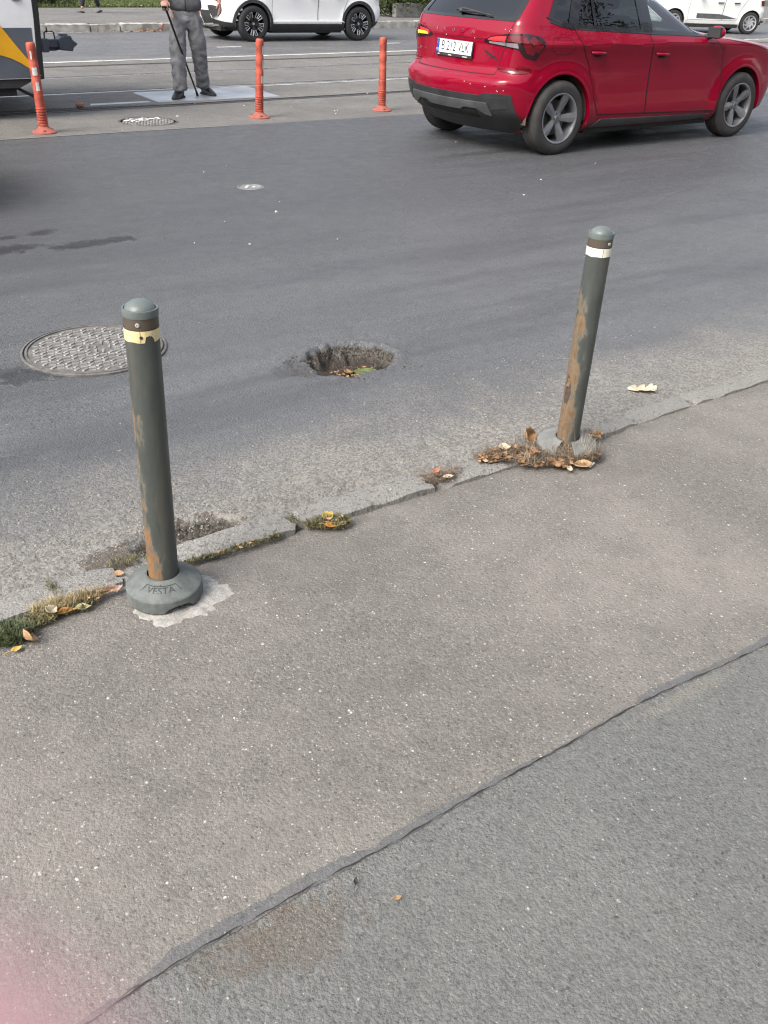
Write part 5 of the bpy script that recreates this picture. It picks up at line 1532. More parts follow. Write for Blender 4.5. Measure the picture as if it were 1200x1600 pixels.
    b = MB(); b.box((-.238, .003, .0068), (.040, .108, .001), Mp); b.build('country_band', MC_blue, np_)
    b = MB()
    tv, tf = text_mesh('B 212 VLK', .118); b.add([(x * .80 + .018, y * 1.0 + .003, .0072) for x, y, z in tv], tf, Mp)
    b.build('plate_number', MC_black, np_, fix=False)
    b = MB(); tv, tf = text_mesh('RO', .026); b.add([(x - .238, y - .030, .0078) for x, y, z in tv], tf, Mp)
    for k in range(12):
        a = 6.283 * k / 12; b.lathe([(.0016, .0078), (0, .0079)], 5, Mp @ Matrix.Translation((-.238 + .013 * math.cos(a), .028 + .013 * math.sin(a), 0)))
    b.build('country_code', MC_plate, np_, fix=False)
    for xx, ww in ((-.22, .028), (-.05, .05), (.17, .07)):
        b = MB(); b.box((xx, -.069, .0025), (ww, .008, .001), Mp); b.build('holder_print', MC_patch_grey, hd)
    # tailgate lettering
    def tail_text(txt, size, yy, zz, sx=1.0, gap=0):
        b = MB()
        for i, ch in enumerate(txt):
            tv, tf = text_mesh(ch, size, .0016)
            c_ = yy - i * gap
            b.add([(cs.pt(cs.q_of_y(abs(c_ - x * sx), zz + y), zz + y)[0] - .004 - z, c_ - x * sx, zz + y) for x, y, z in tv], tf)
        return b
    tail_text('SKODA', .038, .303, 1.004, 1.15, .134).build('tailgate_letters', MC_chrome, root, fix=False)
    tail_text('KAMIQ', .030, .655, .815, 1.0, .036).build('model_letters', MC_chrome, root, fix=False)
    # dark lizard sticker
    b = MB()
    def st(pts, w):
        P = [(a, c) for a, c in pts]
        strip_on(b, cs, P, 'q', -1, w, .0016, .01)
    st([(.66, .862), (.73, .842), (.80, .822), (.87, .812)], .016); st([(.72, .845), (.70, .822), (.74, .806)], .006); st([(.76, .84), (.80, .862)], .006); st([(.80, .825), (.77, .797)], .006); st([(.83, .822), (.90, .845), (.88, .85)], .006); st([(.64, .868), (.68, .852)], .010); st([(.87, .812), (.90, .80), (.87, .79)], .005)
    b.build('sticker', MC_black, root, fix=False)
    # rear wiper
    p0 = Vector(cs.off(-.02, 1.150, .022, -1)); p1 = Vector(cs.off(.62, 1.132, .016, -1)); p2 = Vector(cs.off(-.12, 1.185, .02, -1))
    b = MB(); b.ball(p0, (.022, .032, .022), 12, 8); b.tube([p0, (p0 + p1) / 2 + Vector((-.010, 0, .012)), p1], [.016, .011, .006], 8); b.tube([p2 + Vector((0, .05, -.03)), p0 + Vector((-.012, -.06, .018)), p1 + Vector((0, .12, .015))], [.006, .012, .006], 6)
    b.build('rear_wiper', MC_plastic, root, 50)
    mirror_pair(root, cs, 1.93, .985, MC_red, MC_plastic)
    for sg in (-1, 1):
        b = MB(); patch(b, cs, [(3.42, .72), (4.1, .72)], [(3.30, .80), (4.1, .775)], 'q', sg, .004, .006, 14, 4); b.build('headlamp', MC_lensclear, root, 40)
        b = MB(); strip_on(b, cs, [(3.35, .62), (3.9, .62)], 'q', sg, .05, .004); b.build('fog_lamp', MC_lensclear, root, 40)
    b = MB(); patch(b, cs, [(4.25, .35), (5, .35)], [(4.25, .66), (5, .66)], 'q', 1, .004, .006, 12, 4); patch(b, cs, [(4.25, .35), (5, .35)], [(4.25, .66), (5, .66)], 'q', -1, .004, .006, 12, 4); b.build('grille', MC_plastic, root, 40)
    return root
MC_patch_grey = M_patch
red_car()

# ---------------------------------------------------------------- the white cars and the grey one
SUV = CarSurface(
    width=[(.20,.80),(.27,.85),(.34,.87),(.50,.868),(.62,.874),(.78,.892),(.88,.900),(.93,.898),(.98,.878),(1.05,.855),(1.08,.835),(1.35,.70),(1.50,.60),(1.55,.50),(1.57,.40)],
    rear=[(.20,-.50),(.30,-.66),(.45,-.76),(.62,-.76),(.70,-.72),(.95,-.68),(1.05,-.65),(1.12,-.60),(1.45,-.30),(1.50,-.28),(1.55,0),(1.57,.1)],
    front=[(.20,3.10),(.28,3.30),(.45,3.38),(.62,3.40),(.78,3.38),(.86,3.28),(.93,3.0),(.99,2.6),(1.03,2.25),(1.08,2.0),(1.35,1.52),(1.50,1.15),(1.55,.8),(1.57,.6)],
    rcx=[(.2,.35),(1.57,.22)], rcy=[(.2,.36),(1.0,.28),(1.57,.25)], fcx=[(.2,.50),(1.0,.48),(1.1,.3),(1.57,.25)], fcy=[(.2,.50),(1.0,.55),(1.57,.3)],
    bow=.07, flank=.05, axles=(0, 2.56), arch=.385, hub=.335, flare=.02)
def simple_car(cs, root, mat, belt, roof, glass, wheel, clad=None, zn=44, res=80):
    W_ = lambda z: z
    axf = cs.axles[1]
    xa = axf - 1.52
    SW1 = [(-.10, belt + .09), (xa - .05, belt + .03), (xa - .05, roof - .14), (.22, roof - .17)]
    SW2 = [(xa + .06, belt + .025), (axf - .80, belt), (axf - 1.05, belt + .18), (axf - 1.40, roof - .15), (xa + .06, roof - .14)]
    RG = [(0, belt + .10), (1.0, belt + .10), (1.06, roof - .16), (0, roof - .16)]
    FG = [(4.0, belt + .08), (5.01, belt + .08), (5.01, roof - .16), (4.0, roof - .16)]
    z0 = cs.width[0][0]
    zs = sorted(set([round(z, 4) for z in list(np.linspace(z0, belt, zn // 2)) + list(np.linspace(belt, roof - .06, zn // 2)) + [k[0] for k in cs.width] + [roof - .04, roof - .02, cs.width[-1][0]] if z <= cs.width[-1][0]]))
    car_body(cs, mat, root, [SW1, SW2], [RG, FG], zs, res, 10, 10)
    add_wheels(root, cs, *wheel)
    underbody(root, cs, -.45, cs.front[2][1] - .2)
    cabin(root, (axf - 1.35, axf - .9, .25), belt, roof, .70)
    for sg in (-1, 1):
        for poly, A, B in ((SW1, SW1[:2], [SW1[3], SW1[2]]), (SW2, SW2[:2], [SW2[4], SW2[3], SW2[2], SW2[1]])):
            b = MB(); patch(b, cs, A, B, 'x', sg, -.002, 0, 14, 5); w = b.build('window', glass, root, 60, fix=False)
            b = MB(); strip_on(b, cs, poly + [poly[0]], 'x', sg, .055, .004); b.build('window_frame', MC_gloss, w, 60, fix=False)
        for x0, x1 in ((.42, xa), (xa + .008, axf - .42)):
            hx = x0 + .12
            E_ = [(x0 + (.03 if x0 < .5 else 0), .36), (x0 - (.03 if x0 < .5 else 0), .60), (x0 - (.16 if x0 < .5 else .02), belt - .12), (x0 - (.26 if x0 < .5 else .05), belt)]
            F_ = [(x1, .36), (x1 - .005, .60), (x1 - .02, belt - .12), (x1 - (.05 if x1 < 1.3 else .2), belt - .01)]
            b = MB(); patch(b, cs, E_, F_, 'x', sg, .0035, .005, 14, 14); d = b.build('door', mat, root, 30)
            b = MB()
            for pl_ in (E_, F_): strip_on(b, cs, pl_, 'x', sg, .008, .0044)
            strip_on(b, cs, [E_[0], F_[0]], 'x', sg, .010, .0044); b.build('door_gap', MC_seam2, d, 60, fix=False)
            p0 = Vector(cs.off(cs.q_of_x(hx - .09, belt - .14), belt - .14, .022, sg)); p1 = Vector(cs.off(cs.q_of_x(hx + .09, belt - .145), belt - .145, .022, sg))
            b = MB(); b.tube([p0, (p0 + p1) / 2 + Vector((0, sg * .008, 0)), p1], .014, 8); b.build('door_handle', mat if clad is not None else MC_plastic, d, 50)
        b = MB(); patch(b, cs, [(3.55, belt - .26), (4.15, belt - .26)], [(3.35, belt - .17), (4.15, belt - .19)], 'q', sg, .004, .006, 12, 4); b.build('headlamp', MC_lensclear, root, 40)
        b = MB(); patch(b, cs, [(1.0, belt - .20), (1.8, belt - .2)], [(.95, belt - .06), (1.85, belt - .06)], 'q', sg, .005, .008, 12, 4); b.build('rear_lamp', MC_lensred, root, 40)
    b = MB(); patch(b, cs, [(-1.0, belt + .10), (1.0, belt + .10)], [(-1.06, roof - .16), (1.06, roof - .16)], 'q', 1, -.002, 0, 30, 6); b.build('rear_window', MG_rear, root, 60, fix=False)
    b = MB()
    for sg in (-1, 1): patch(b, cs, FG[:2], [FG[3], FG[2]], 'q', sg, -.002, 0, 14, 6)
    b.build('windscreen', MG_screen, root, 60, fix=False)
    mirror_pair(root, cs, axf - .74, belt, mat, MC_gloss)
MC_seam2 = plain('grey panel gap', (.10, .10, .10), .8)
suv = thing('car', 'white crossover with black wheel arches and black star wheels behind the orange posts', 'car', (9.575 + 2.56, 19.35 + .86, 0), math.pi + rad(-.8))
simple_car(SUV, suv, MC_white, 1.0, 1.57, MG_tint, (.335, .225, .215, 'star', MC_tyre2, MC_rimblack, MC_rimedge, 1.56, 0, MC_dark), True)
for sg in (-1, 1):
    for ax in SUV.axles: arch_trim(SUV, ax, sg, MC_plastic, 'arch_cladding', suv, .062, .010)
    b = MB(); patch(b, SUV, [(.36, .205), (2.2, .205)], [(.40, .335), (2.16, .335)], 'x', sg, .008, .012, 16, 3); b.build('sill_cladding', MC_plastic, suv, 30)
    b = MB(); patch(b, SUV, [(.38, .36), (2.12, .36)], [(.44, .40), (2.08, .40)], 'x', sg, .012, .010, 16, 3); b.build('door_crease', MC_white, suv, 30)
    b = MB(); patch(b, SUV, [(2.97, .205), (3.55, .205), (4.1, .21)], [(3.02, .335), (3.55, .36), (4.1, .42)], 'q', sg, .006, .010, 16, 4); b.build('front_lip', MC_plastic, suv, 30)
    b = MB(); patch(b, SUV, [(3.62, .60), (3.74, .47), (4.0, .43)], [(3.64, .64), (4.0, .66), (4.2, .64)], 'q', sg, .006, .008, 12, 4); fp = b.build('fog_lamp_surround', MC_plastic, suv, 30)
    b = MB(); strip_on(b, SUV, [(3.62, .635), (3.72, .46), (4.0, .415)], 'q', sg, .018, .013); b.build('fog_lamp_edge', MC_chrome, fp, 60, fix=False)
    b = MB(); patch(b, SUV, [(4.05, .33), (5, .30)], [(4.1, .56), (5, .56)], 'q', sg, .005, .008, 10, 3); b.build('lower_grille', MC_plastic, suv, 30)
    b = MB(); strip_on(b, SUV, [(3.8, .30), (4.5, .275), (5, .275)], 'q', sg, .05, .014); b.build('skid_plate', MC_silver, suv, 40)
    b = MB(); patch(b, SUV, [(1.0, .21), (1.98, .22)], [(1.0, .40), (2.02, .36)], 'q', sg, .006, .010, 14, 4); b.build('rear_bumper_cladding', MC_plastic, suv, 30)

HATCH = CarSurface(
    width=[(.19,.76),(.26,.80),(.34,.82),(.50,.818),(.62,.826),(.78,.842),(.90,.848),(.97,.836),(1.02,.815),(1.06,.79),(1.32,.66),(1.44,.58),(1.49,.48),(1.51,.40)],
    rear=[(.19,-.40),(.28,-.50),(.45,-.58),(.60,-.58),(.70,-.55),(.95,-.50),(1.06,-.46),(1.40,-.24),(1.44,-.24),(1.49,0),(1.51,.1)],
    front=[(.19,3.0),(.28,3.15),(.45,3.20),(.62,3.20),(.76,3.16),(.84,3.05),(.90,2.8),(.97,2.4),(1.02,2.15),(1.06,2.0),(1.32,1.5),(1.44,1.2),(1.49,.8),(1.51,.6)],
    rcx=[(.2,.34),(1.5,.22)], rcy=[(.2,.34),(1.0,.28),(1.5,.25)], fcx=[(.2,.46),(1.0,.45),(1.1,.3),(1.5,.25)], fcy=[(.2,.48),(1.0,.5),(1.5,.3)],
    bow=.06, flank=.05, axles=(0, 2.45), arch=.345, hub=.30, flare=.02)
hb = thing('car', 'small white hatchback with swirl wheel trims, half hidden behind the red car bonnet', 'car', (26.76, 20.62, 0), math.pi - rad(25))
simple_car(HATCH, hb, MC_white2, .96, 1.51, MG_tint, (.30, .20, .185, 'swirl', MC_tyre2, MC_silver, MC_silver, 1.44, 0, MC_dark))
for sg in (-1, 1):
    for ax in HATCH.axles: arch_trim(HATCH, ax, sg, MC_white2, 'arch_lip', hb, .022, .003)
    b = MB(); patch(b, HATCH, [(.40, .40), (1.0, .385), (1.75, .40)], [(.46, .41), (1.0, .52), (1.75, .53)], 'x', sg, .007, .008, 16, 3); b.build('door_scallop', MC_plastic2, hb, 30)
    b = MB(); patch(b, HATCH, [(.36, .195), (2.1, .195)], [(.38, .26), (2.08, .26)], 'x', sg, .006, .010, 16, 3); b.build('sill_trim', MC_plastic2, hb, 30)
gr = thing('car', 'dusky grey car cut off by the right edge of the photo, following the white hatchback', 'car', (34.6, 20.6, 0), math.pi)
simple_car(HATCH, gr, MC_grey, .96, 1.51, MG_tint, (.30, .20, .185, 'swirl', MC_tyre2, MC_silver, MC_silver, 1.44, 0, MC_dark), res=60)
for sg in (-1, 1):
    for ax in HATCH.axles: arch_trim(HATCH, ax, sg, MC_grey, 'arch_lip', gr, .022, .003)
    b = MB(); patch(b, HATCH, [(3.6, .22), (5, .22)], [(3.7, .42), (5, .42)], 'q', sg, .006, .010, 12, 3); b.build('lower_grille', MC_plastic, gr, 30)
    b = MB(); patch(b, HATCH, [(3.66, .50), (4.0, .49)], [(3.7, .60), (4.05, .62)], 'q', sg, .006, .008, 8, 3); b.build('fog_lamp_surround', MC_plastic, gr, 30)
# ---------------------------------------------------------------- tram, cut off by the left edge
MT_white = plain('tram white paint', (.74, .75, .76), .4, 0, .07, 2.5, coat=.3)
MT_blue = plain('tram blue grey paint', (.085, .098, .118), .42, 0, .1, 3, coat=.2)
MT_yellow = plain('tram yellow paint', (.72, .36, .012), .42, 0, .08, 3, coat=.2)
MT_black = plain('tram black rubber', (.012, .013, .016), .6, 0, .2, 5)
MT_under = plain('tram underframe', (.030, .030, .032), .8, 0, .3, 5)
tram = thing('tram', 'white, yellow and blue-grey tram with a coupler, cut off by the left edge', 'tram', (0, 0, 0))
ROT = lambda p: p
plan = [(-14, 10.50), (2.73, 10.50), (2.775, 10.54), (2.84, 10.80), (2.95, 11.25), (3.05, 11.70), (3.0, 12.15), (2.90, 12.58), (2.72, 12.88), (-14, 12.88)]
b = MB()
lev = [(.385, 0, 0), (.40, 0, .004), (1.0, .04, .0), (1.45, .05, 0), (2.7, -.12, -.03), (3.2, -.45, -.12), (3.35, -.8, -.35)]
vs = []; fs = []; m = len(plan)
for z, dx, dy in lev:
    for x, y in plan: vs.append((x + (dx if x > 0 else 0), y + (-(dy) if y < 11.7 else dy if y > 11.7 else 0), z))
for k in range(len(lev) - 1):
    for i in range(m): fs.append((k * m + i, k * m + (i + 1) % m, (k + 1) * m + (i + 1) % m, (k + 1) * m + i))
fs.append(tuple(reversed(range(m)))); fs.append(tuple((len(lev) - 1) * m + i for i in range(m)))
b.add(vs, fs); b.build('body', MT_white, tram, 30)
def side_panel(name, pts, y, mat, parent=tram, th=.006):
    b = MB(); n = len(pts)
    b.add([(x, y, z) for x, z in pts] + [(x, y + th, z) for x, z in pts], [tuple(range(n)), tuple(reversed(range(n, 2 * n)))] + [(i, n + i, n + (i + 1) % n, (i + 1) % n) for i in range(n)])
    return b.build(name, mat, parent)
side_panel('lower_band', [(-14, .392), (2.70, .392), (2.715, .845), (2.44, .845), (-14, .845)], 10.496, MT_blue)
up = [(2.74, .405), (2.70, .47), (2.655, .535), (2.60, .605), (2.53, .70), (2.46, .80), (2.40, .885), (2.25, 1.08), (2.0, 1.38), (1.6, 1.75)]
lo = [(.6, 1.25), (1.2, 1.02), (1.7, .82), (2.1, .68), (2.37, .605), (2.47, .575), (2.56, .53), (2.65, .47), (2.70, .43)]
side_panel('yellow_sweep', up + lo, 10.491, MT_yellow)
b = MB()                                  # black rubber corner at the end of the car
for k in range(2):
    vs = []; fs = []; n = 12
for i in range(13):
    z = .375 + i / 12 * 2.3; dx = .04 * min(1, (z - .4) / .6) if z < 1.45 else .05 - .17 * (z - 1.45) / 1.25
    vs += [(2.712 + dx, 10.494, z), (2.735 + dx, 10.494, z), (2.782 + dx, 10.535, z), (2.845 + dx, 10.80, z)]
    if i: fs += [((i - 1) * 4 + k, (i - 1) * 4 + k + 1, i * 4 + k + 1, i * 4 + k) for k in range(3)]
b.add(vs, fs); b.build('corner_seal', MT_black, tram, 30)
side_panel('bottom_trim', [(-14, .30), (2.52, .30), (2.62, .345), (2.70, .392), (-14, .392)], 10.52, MT_under, tram, .05)
b = MB(); b.box((-5.7, 11.7, .30), (16.4, 2.2, .16)); b.box((2.0, 11.7, .26), (.9, 1.9, .10)); b.build('underframe', MT_under, tram)
b = MB(); b.tube([(2.42, 10.62, .34), (2.60, 10.62, .24), (2.70, 10.64, .19)], .018, 6); b.build('guard_bar', MT_under, tram, 40)
for x in (1.75, -.05):
    for y in (10.98, 12.42):
        b = MB(); b.lathe([(.03, -.06), (.20, -.06), (.215, -.05), (.215, .03), (.24, .04), (.24, .06), (.05, .06)], 32, Matrix.Translation((x, y, .243)) @ Matrix.Rotation(math.pi / 2, 4, 'X'))
        b.build('wheel', plain('rusty wheel steel', (.14, .075, .06), .7, .3, .3), tram, 40)
for i, x in enumerate((1.3, -.6, -2.5, -4.4, -6.3)):
    w = side_panel('window', [(x - .8, 1.55), (x + .8, 1.55), (x + .8, 2.6), (x - .8, 2.6)], 10.49, MG_rear, tram, .004)
b = MB(); b.box((2.60, 10.49, 1.115), (.075, .02, .06)); b.build('marker_lamp', MT_black, tram, bevel=.006)
b = MB(); b.box((2.55, 11.7, 1.2), (.02, 1.0, .03)); b.build('door_step', MT_under, tram)
# coupler: arm, wedge shaped head with a pointed nose, wire bail
cp = MB()
cp.box((3.20, 11.7, .615), (.28, .13, .085)); cp.box((3.12, 11.7, .60), (.07, .26, .14))
cp.tube([(3.10, 11.7, .555), (3.25, 11.7, .555), (3.33, 11.7, .57)], .022, 8)
cp.build('coupler_arm', MT_blue, tram, bevel=.012)
cp = MB()
prof = [(3.285, .548), (3.43, .535), (3.445, .572), (3.495, .610), (3.445, .648), (3.425, .692), (3.345, .700), (3.30, .672), (3.275, .63)]
cp.add([(x, 11.60, z) for x, z in prof] + [(x, 11.80, z) for x, z in prof], [tuple(reversed(range(9))), tuple(range(9, 18))] + [(i, (i + 1) % 9, 9 + (i + 1) % 9, 9 + i) for i in range(9)])
cp.box((3.36, 11.7, .702), (.07, .16, .02))
hd = cp.build('coupler_head', MT_blue, tram, bevel=.014)
cp = MB(); cp.tube([(3.13, 11.62, .66), (3.135, 11.62, .725), (3.155, 11.62, .738), (3.22, 11.62, .738), (3.24, 11.62, .725), (3.245, 11.62, .66)], .008, 6); cp.build('coupler_bail', MT_under, tram, 50)
b = MB(); b.ball((0, 0, .028), (.05, .035, .032), 7, 5); o = b.build('stone', plain('orange brown stone', (.40, .20, .12), .9, 0, .2, 20), None, 20)
o.location = (3.30, 11.19, 0); tag(o, 'orange-brown brick lump lying in the black strip beside the near rail', 'stone')

# ---------------------------------------------------------------- people
M_skin = plain('skin', (.50, .27, .20), .55, 0, .08, 20, sss=.05)
M_trouser = NT('grey trousers'); P = M_trouser.obj(); n1 = M_trouser.noise(P, 9, 5, .6); n2 = M_trouser.noise(P, 220, 2)
M_trouser.bump(M_trouser.math('ADD', M_trouser.math('MULTIPLY', n1, 1.0), M_trouser.math('MULTIPLY', n2, .05)), .5, .02)
M_trouser = M_trouser.fin(color=M_trouser.mix(M_trouser.ramp(n1, .35, .7), (.155, .157, .162), (.25, .25, .255)), rough=.9)
M_cardigan = plain('dark grey cardigan', (.115, .118, .124), .95, 0, .25, 14, .5, 60)
M_shirt = plain('light blue grey shirt', (.33, .37, .42), .85, 0, .15, 20, .3, 40)
M_shoe = plain('black leather shoes', (.014, .014, .016), .4, 0, .3, 20)
M_hair = plain('grey hair', (.30, .29, .28), .7, 0, .3, 60)
M_eye = plain('dark eyes', (.03, .025, .02), .2)
M_tights = plain('navy black leggings', (.012, .013, .020), .85, 0, .2, 20)
M_coat = plain('dark coat', (.035, .034, .04), .9, 0, .2, 12, .3, 40)
M_dkhair = plain('dark hair', (.03, .022, .017), .6, 0, .3, 60)
M_cane = plain('black cane', (.016, .016, .017), .35)

def skin_mesh(name, nodes, edges, mat, parent, sub=2, fold=0.0, fscale=.1, root=0):
    me = bpy.data.meshes.new(name)
    me.from_pydata([n[0] for n in nodes], edges, [])
    me.materials.append(mat)
    o = bpy.data.objects.new(name, me); link(o, parent)
    md = o.modifiers.new('skin', 'SKIN'); md.use_smooth_shade = True; md.branch_smoothing = .6
    sv = me.skin_vertices[0].data
    for i, n in enumerate(nodes):
        r = n[1]; sv[i].radius = (r, r) if not isinstance(r, tuple) else r; sv[i].use_root = (i == root)
    s_ = o.modifiers.new('sub', 'SUBSURF'); s_.levels = sub; s_.render_levels = sub
    if fold:
        tx = bpy.data.textures.new(name + '_folds', 'CLOUDS'); tx.noise_scale = fscale; tx.noise_depth = 2
        d = o.modifiers.new('folds', 'DISPLACE'); d.texture = tx; d.strength = fold; d.mid_level = .5
    return o
def hand(parent, wrist, dirn, side, palm_n, mat=M_skin, curl=.9):
    """palm and five fingers, each its own bent chain; dirn: wrist to knuckles, palm_n: where the palm faces, side: towards the thumb"""
    d = Vector(dirn).normalized(); pn = Vector(palm_n); pn = (pn - d * pn.dot(d)).normalized(); sd = Vector(side); sd = (sd - d * sd.dot(d) - pn * sd.dot(pn)).normalized()
    w = Vector(wrist); b = MB()
    M = Matrix((d, sd, pn)).transposed().to_4x4(); M.translation = w + d * .045
    b.ball((0, 0, 0), (.058, .041, .017), 14, 10, M)
    b.tube([w - d * .04, w + d * .01], [.026, .027], 10)
    for k, (off, L) in enumerate(((.029, .072), (.010, .080), (-.010, .074), (-.028, .058))):
        p = w + d * .082 + sd * off; a = 0; pts = [p - d * .02]; q = p
        for j, f in enumerate((.45, .32, .25)):
            pts.append(q.copy()); a += curl * (.55, .7, .5)[j]; q = q + (d * math.cos(a) + pn * math.sin(a)) * L * f
        pts.append(q); b.tube(pts, [.0095, .0095, .0088, .008, .0062], 8)
    p = w + d * .02 + sd * .030; t1 = (d * .62 + sd * .6 + pn * .35).normalized(); t2 = (d * .85 + sd * .05 + pn * .5).normalized()
    b.tube([w + d * .012 + sd * .012, p, p + t1 * .036, p + t1 * .036 + t2 * .03], [.014, .0125, .0105, .0075], 8)
    return b.build('hand', mat, parent, 80)
def shoe(parent, heel, ang, mat, L=.28, Wd=.10, H=.085, pitch=0.0, low=False):
    M = Matrix.Translation(heel) @ Matrix.Rotation(ang, 4, 'Z') @ Matrix.Rotation(pitch, 4, 'X')
    b = MB(); vs = []; fs = []; n = 14; m = 12
    for i in range(n + 1):
        u = i / n; y = -u * L
        w = Wd / 2 * (.72 + .28 * math.sin(math.pi * min(1, u * .8 + .25))) * (math.sqrt(max(.02, 1 - ((u - .75) / .25) ** 2)) if u > .75 else (math.sqrt(max(.05, 1 - ((.12 - u) / .12) ** 2)) if u < .12 else 1))
        h = (H if u < .30 else H * (1 - .62 * min(1, (u - .30) / .55))) * (1 if u < .9 else max(.3, 1 - (u - .9) * 6)) * (.5 if low else 1)
        for k in range(m):
            a = 2 * math.pi * k / m
            ca, sa = math.cos(a), math.sin(a)
            vs.append((w * math.copysign(abs(ca) ** .7, ca), y, max(0, h / 2 + h / 2 * math.copysign(abs(sa) ** .75, sa))))
    for i in range(n):
        for k in range(m): fs.append((i * m + k, i * m + (k + 1) % m, (i + 1) * m + (k + 1) % m, (i + 1) * m + k))
    fs.append(tuple(range(m))); fs.append(tuple(n * m + k for k in reversed(range(m))))
    b.add(vs, fs, M); s_ = b.build('shoe', mat, parent, 60)
    b = MB(); prof = []
    for i in range(21):
        u = i / 20; w = Wd / 2 * 1.04 * (.75 + .25 * math.sin(math.pi * min(1, u * .8 + .25))) * (math.sqrt(max(0.02, 1 - ((u - .75) / .25) ** 2)) if u > .75 else 1)
        prof.append((w, -u * L * 1.01))
    b.prism(prof + [(-x, y) for x, y in reversed(prof)], 0, .022 if not low else .012, M); b.build('sole', MC_tyre2, s_)
    return s_
def head_detail(parent, c, hair, long=False):
    """face looking along -Y"""
    x, y, z = c
    for sx in (-1, 1):
        b = MB(); b.ball((x + sx * .032, y - .088, z + .012), (.013, .008, .008), 10, 6); b.build('eye', M_eye, parent, 80)
    b = MB(); b.ball((x, y + .022, z + .045), (.083, .098, .085), 18, 12)
    if long: b.ball((x, y + .05, z - .06), (.085, .06, .13), 16, 10)
    b.build('hair', hair, parent, 80)

def person(label, loc, rz, J, cat='person'):
    root = thing('person', label, cat, loc, rz)
    return root
man = person('man in grey trousers and dark cardigan leaning on a black cane, crossing the tracks', (4.86, 11.68, .004), rad(-22.6), None)
hipz = .90
mb = [((0, 0, .98), (.14, .09)), ((0, .0, 1.15), (.16, .11)), ((0, .0, 1.36), (.17, .10)), ((0, .0, 1.46), (.09, .075)), ((0, -.015, 1.53), (.055, .055)), ((0, -.03, 1.60), (.075, .085)), ((0, -.035, 1.69), (.078, .092)), ((0, -.03, 1.76), (.055, .065)),
      ((-.19, 0, 1.41), .062), ((-.30, -.05, 1.20), .050), ((-.245, -.36, 1.06), .032), ((.19, 0, 1.41), .062), ((.30, .02, 1.20), .050), ((.40, -.05, 1.05), .032),
      ((-.10, 0, .88), .095), ((-.13, -.12, .50), .060), ((-.13, -.20, .10), .042), ((.10, 0, .88), .095), ((.125, .02, .50), .060), ((.145, .15, .10), .042),
      ((0, -.128, 1.625), .012), ((-.083, -.02, 1.64), .014), ((.083, -.02, 1.64), .014)]
me_ = [(0, 1), (1, 2), (2, 3), (3, 4), (4, 5), (5, 6), (6, 7), (2, 8), (8, 9), (9, 10), (2, 11), (11, 12), (12, 13), (0, 14), (14, 15), (15, 16), (0, 17), (17, 18), (18, 19)]
skin_mesh('body', mb[:20], me_, M_skin, man)
fc = MB(); fc.ball((0, -.122, 1.632), (.014, .022, .026), 10, 8); fc.ball((0, -.112, 1.578), (.026, .014, .008), 10, 6); fc.ball((-.082, -.02, 1.64), (.012, .022, .034), 8, 8); fc.ball((.082, -.02, 1.64), (.012, .022, .034), 8, 8); fc.build('face', M_skin, man, 80)
head_detail(man, (0, -.03, 1.66), M_hair)
tn = [((0, .0, 1.06), (.175, .115)), ((0, .0, .90), (.215, .14)), ((-.106, -.02, .80), (.120, .125)), ((-.120, -.08, .64), (.106, .112)), ((-.128, -.145, .47), (.094, .098)), ((-.130, -.165, .30), (.088, .092)), ((-.128, -.185, .14), (.090, .092)), ((-.128, -.19, .06), (.094, .098)),
      ((.106, .0, .80), (.120, .125)), ((.118, .0, .64), (.106, .112)), ((.130, .02, .47), (.092, .096)), ((.140, .09, .30), (.086, .09)), ((.150, .15, .14), (.086, .088)), ((.153, .165, .07), (.092, .096))]
skin_mesh('trousers', tn, [(0, 1), (1, 2), (2, 3), (3, 4), (4, 5), (5, 6), (6, 7), (1, 8), (8, 9), (9, 10), (10, 11), (11, 12), (12, 13)], M_trouser, man, 3, .045, .06)
cn = [((0, .0, 1.46), (.09, .075)), ((0, .0, 1.38), (.19, .12)), ((0, .0, 1.20), (.195, .135)), ((0, -.005, 1.05), (.215, .155)), ((0, -.005, .90), (.222, .16)),
      ((-.20, 0, 1.40), .078), ((-.305, -.05, 1.20), .066), ((-.27, -.24, 1.12), .054), ((.20, 0, 1.40), .078), ((.31, .02, 1.20), .064), ((.385, -.03, 1.085), .050)]
skin_mesh('cardigan', cn, [(0, 1), (1, 2), (2, 3), (3, 4), (1, 5), (5, 6), (6, 7), (1, 8), (8, 9), (9, 10)], M_cardigan, man, 3, .02, .06)
b = MB(); b.tube([(-.268, -.22, 1.122), (-.258, -.29, 1.095), (-.248, -.345, 1.068)], [.047, .048, .042], 14); b.build('shirt_cuff', M_shirt, man, 60)
b = MB(); b.tube([(0.004, -.152, 1.40), (.004, -.165, 1.20), (.002, -.172, 1.05), (.0, -.168, .95)], .006, 6); b.build('zip', MC_rimblack, man, 60)
hand(man, (-.245, -.365, 1.055), (.15, -.75, -.65), (.9, .1, .2), (.2, .4, -.9), curl=1.35)
hand(man, (.402, -.05, 1.045), (.12, -.10, -1), (-.5, -.8, 0), (-.8, .3, 0), curl=.55)
shoe(man, (-.125, -.11, 0), rad(-18), M_shoe, .29, .11, .10)
shoe(man, (.155, .26, 0), rad(28), M_shoe, .29, .11, .10)
cane = thing('walking_cane', 'black walking cane held in the right hand of the man in grey trousers', 'cane', (0, 0, 0))
Mm = Matrix.Translation((4.86, 11.68, .004)) @ Matrix.Rotation(rad(-22.6), 4, 'Z')
p0 = Mm @ Vector((-.225, -.425, .985)); p1 = Mm @ Vector((.075, .03, .012))
b = MB(); b.tube([p0, p0 * .5 + p1 * .5, p1], [.013, .0115, .0105], 10); b.build('shaft', M_cane, cane, 50)
hx = Mm.to_3x3() @ Vector((-.5, -.6, 0)).normalized()
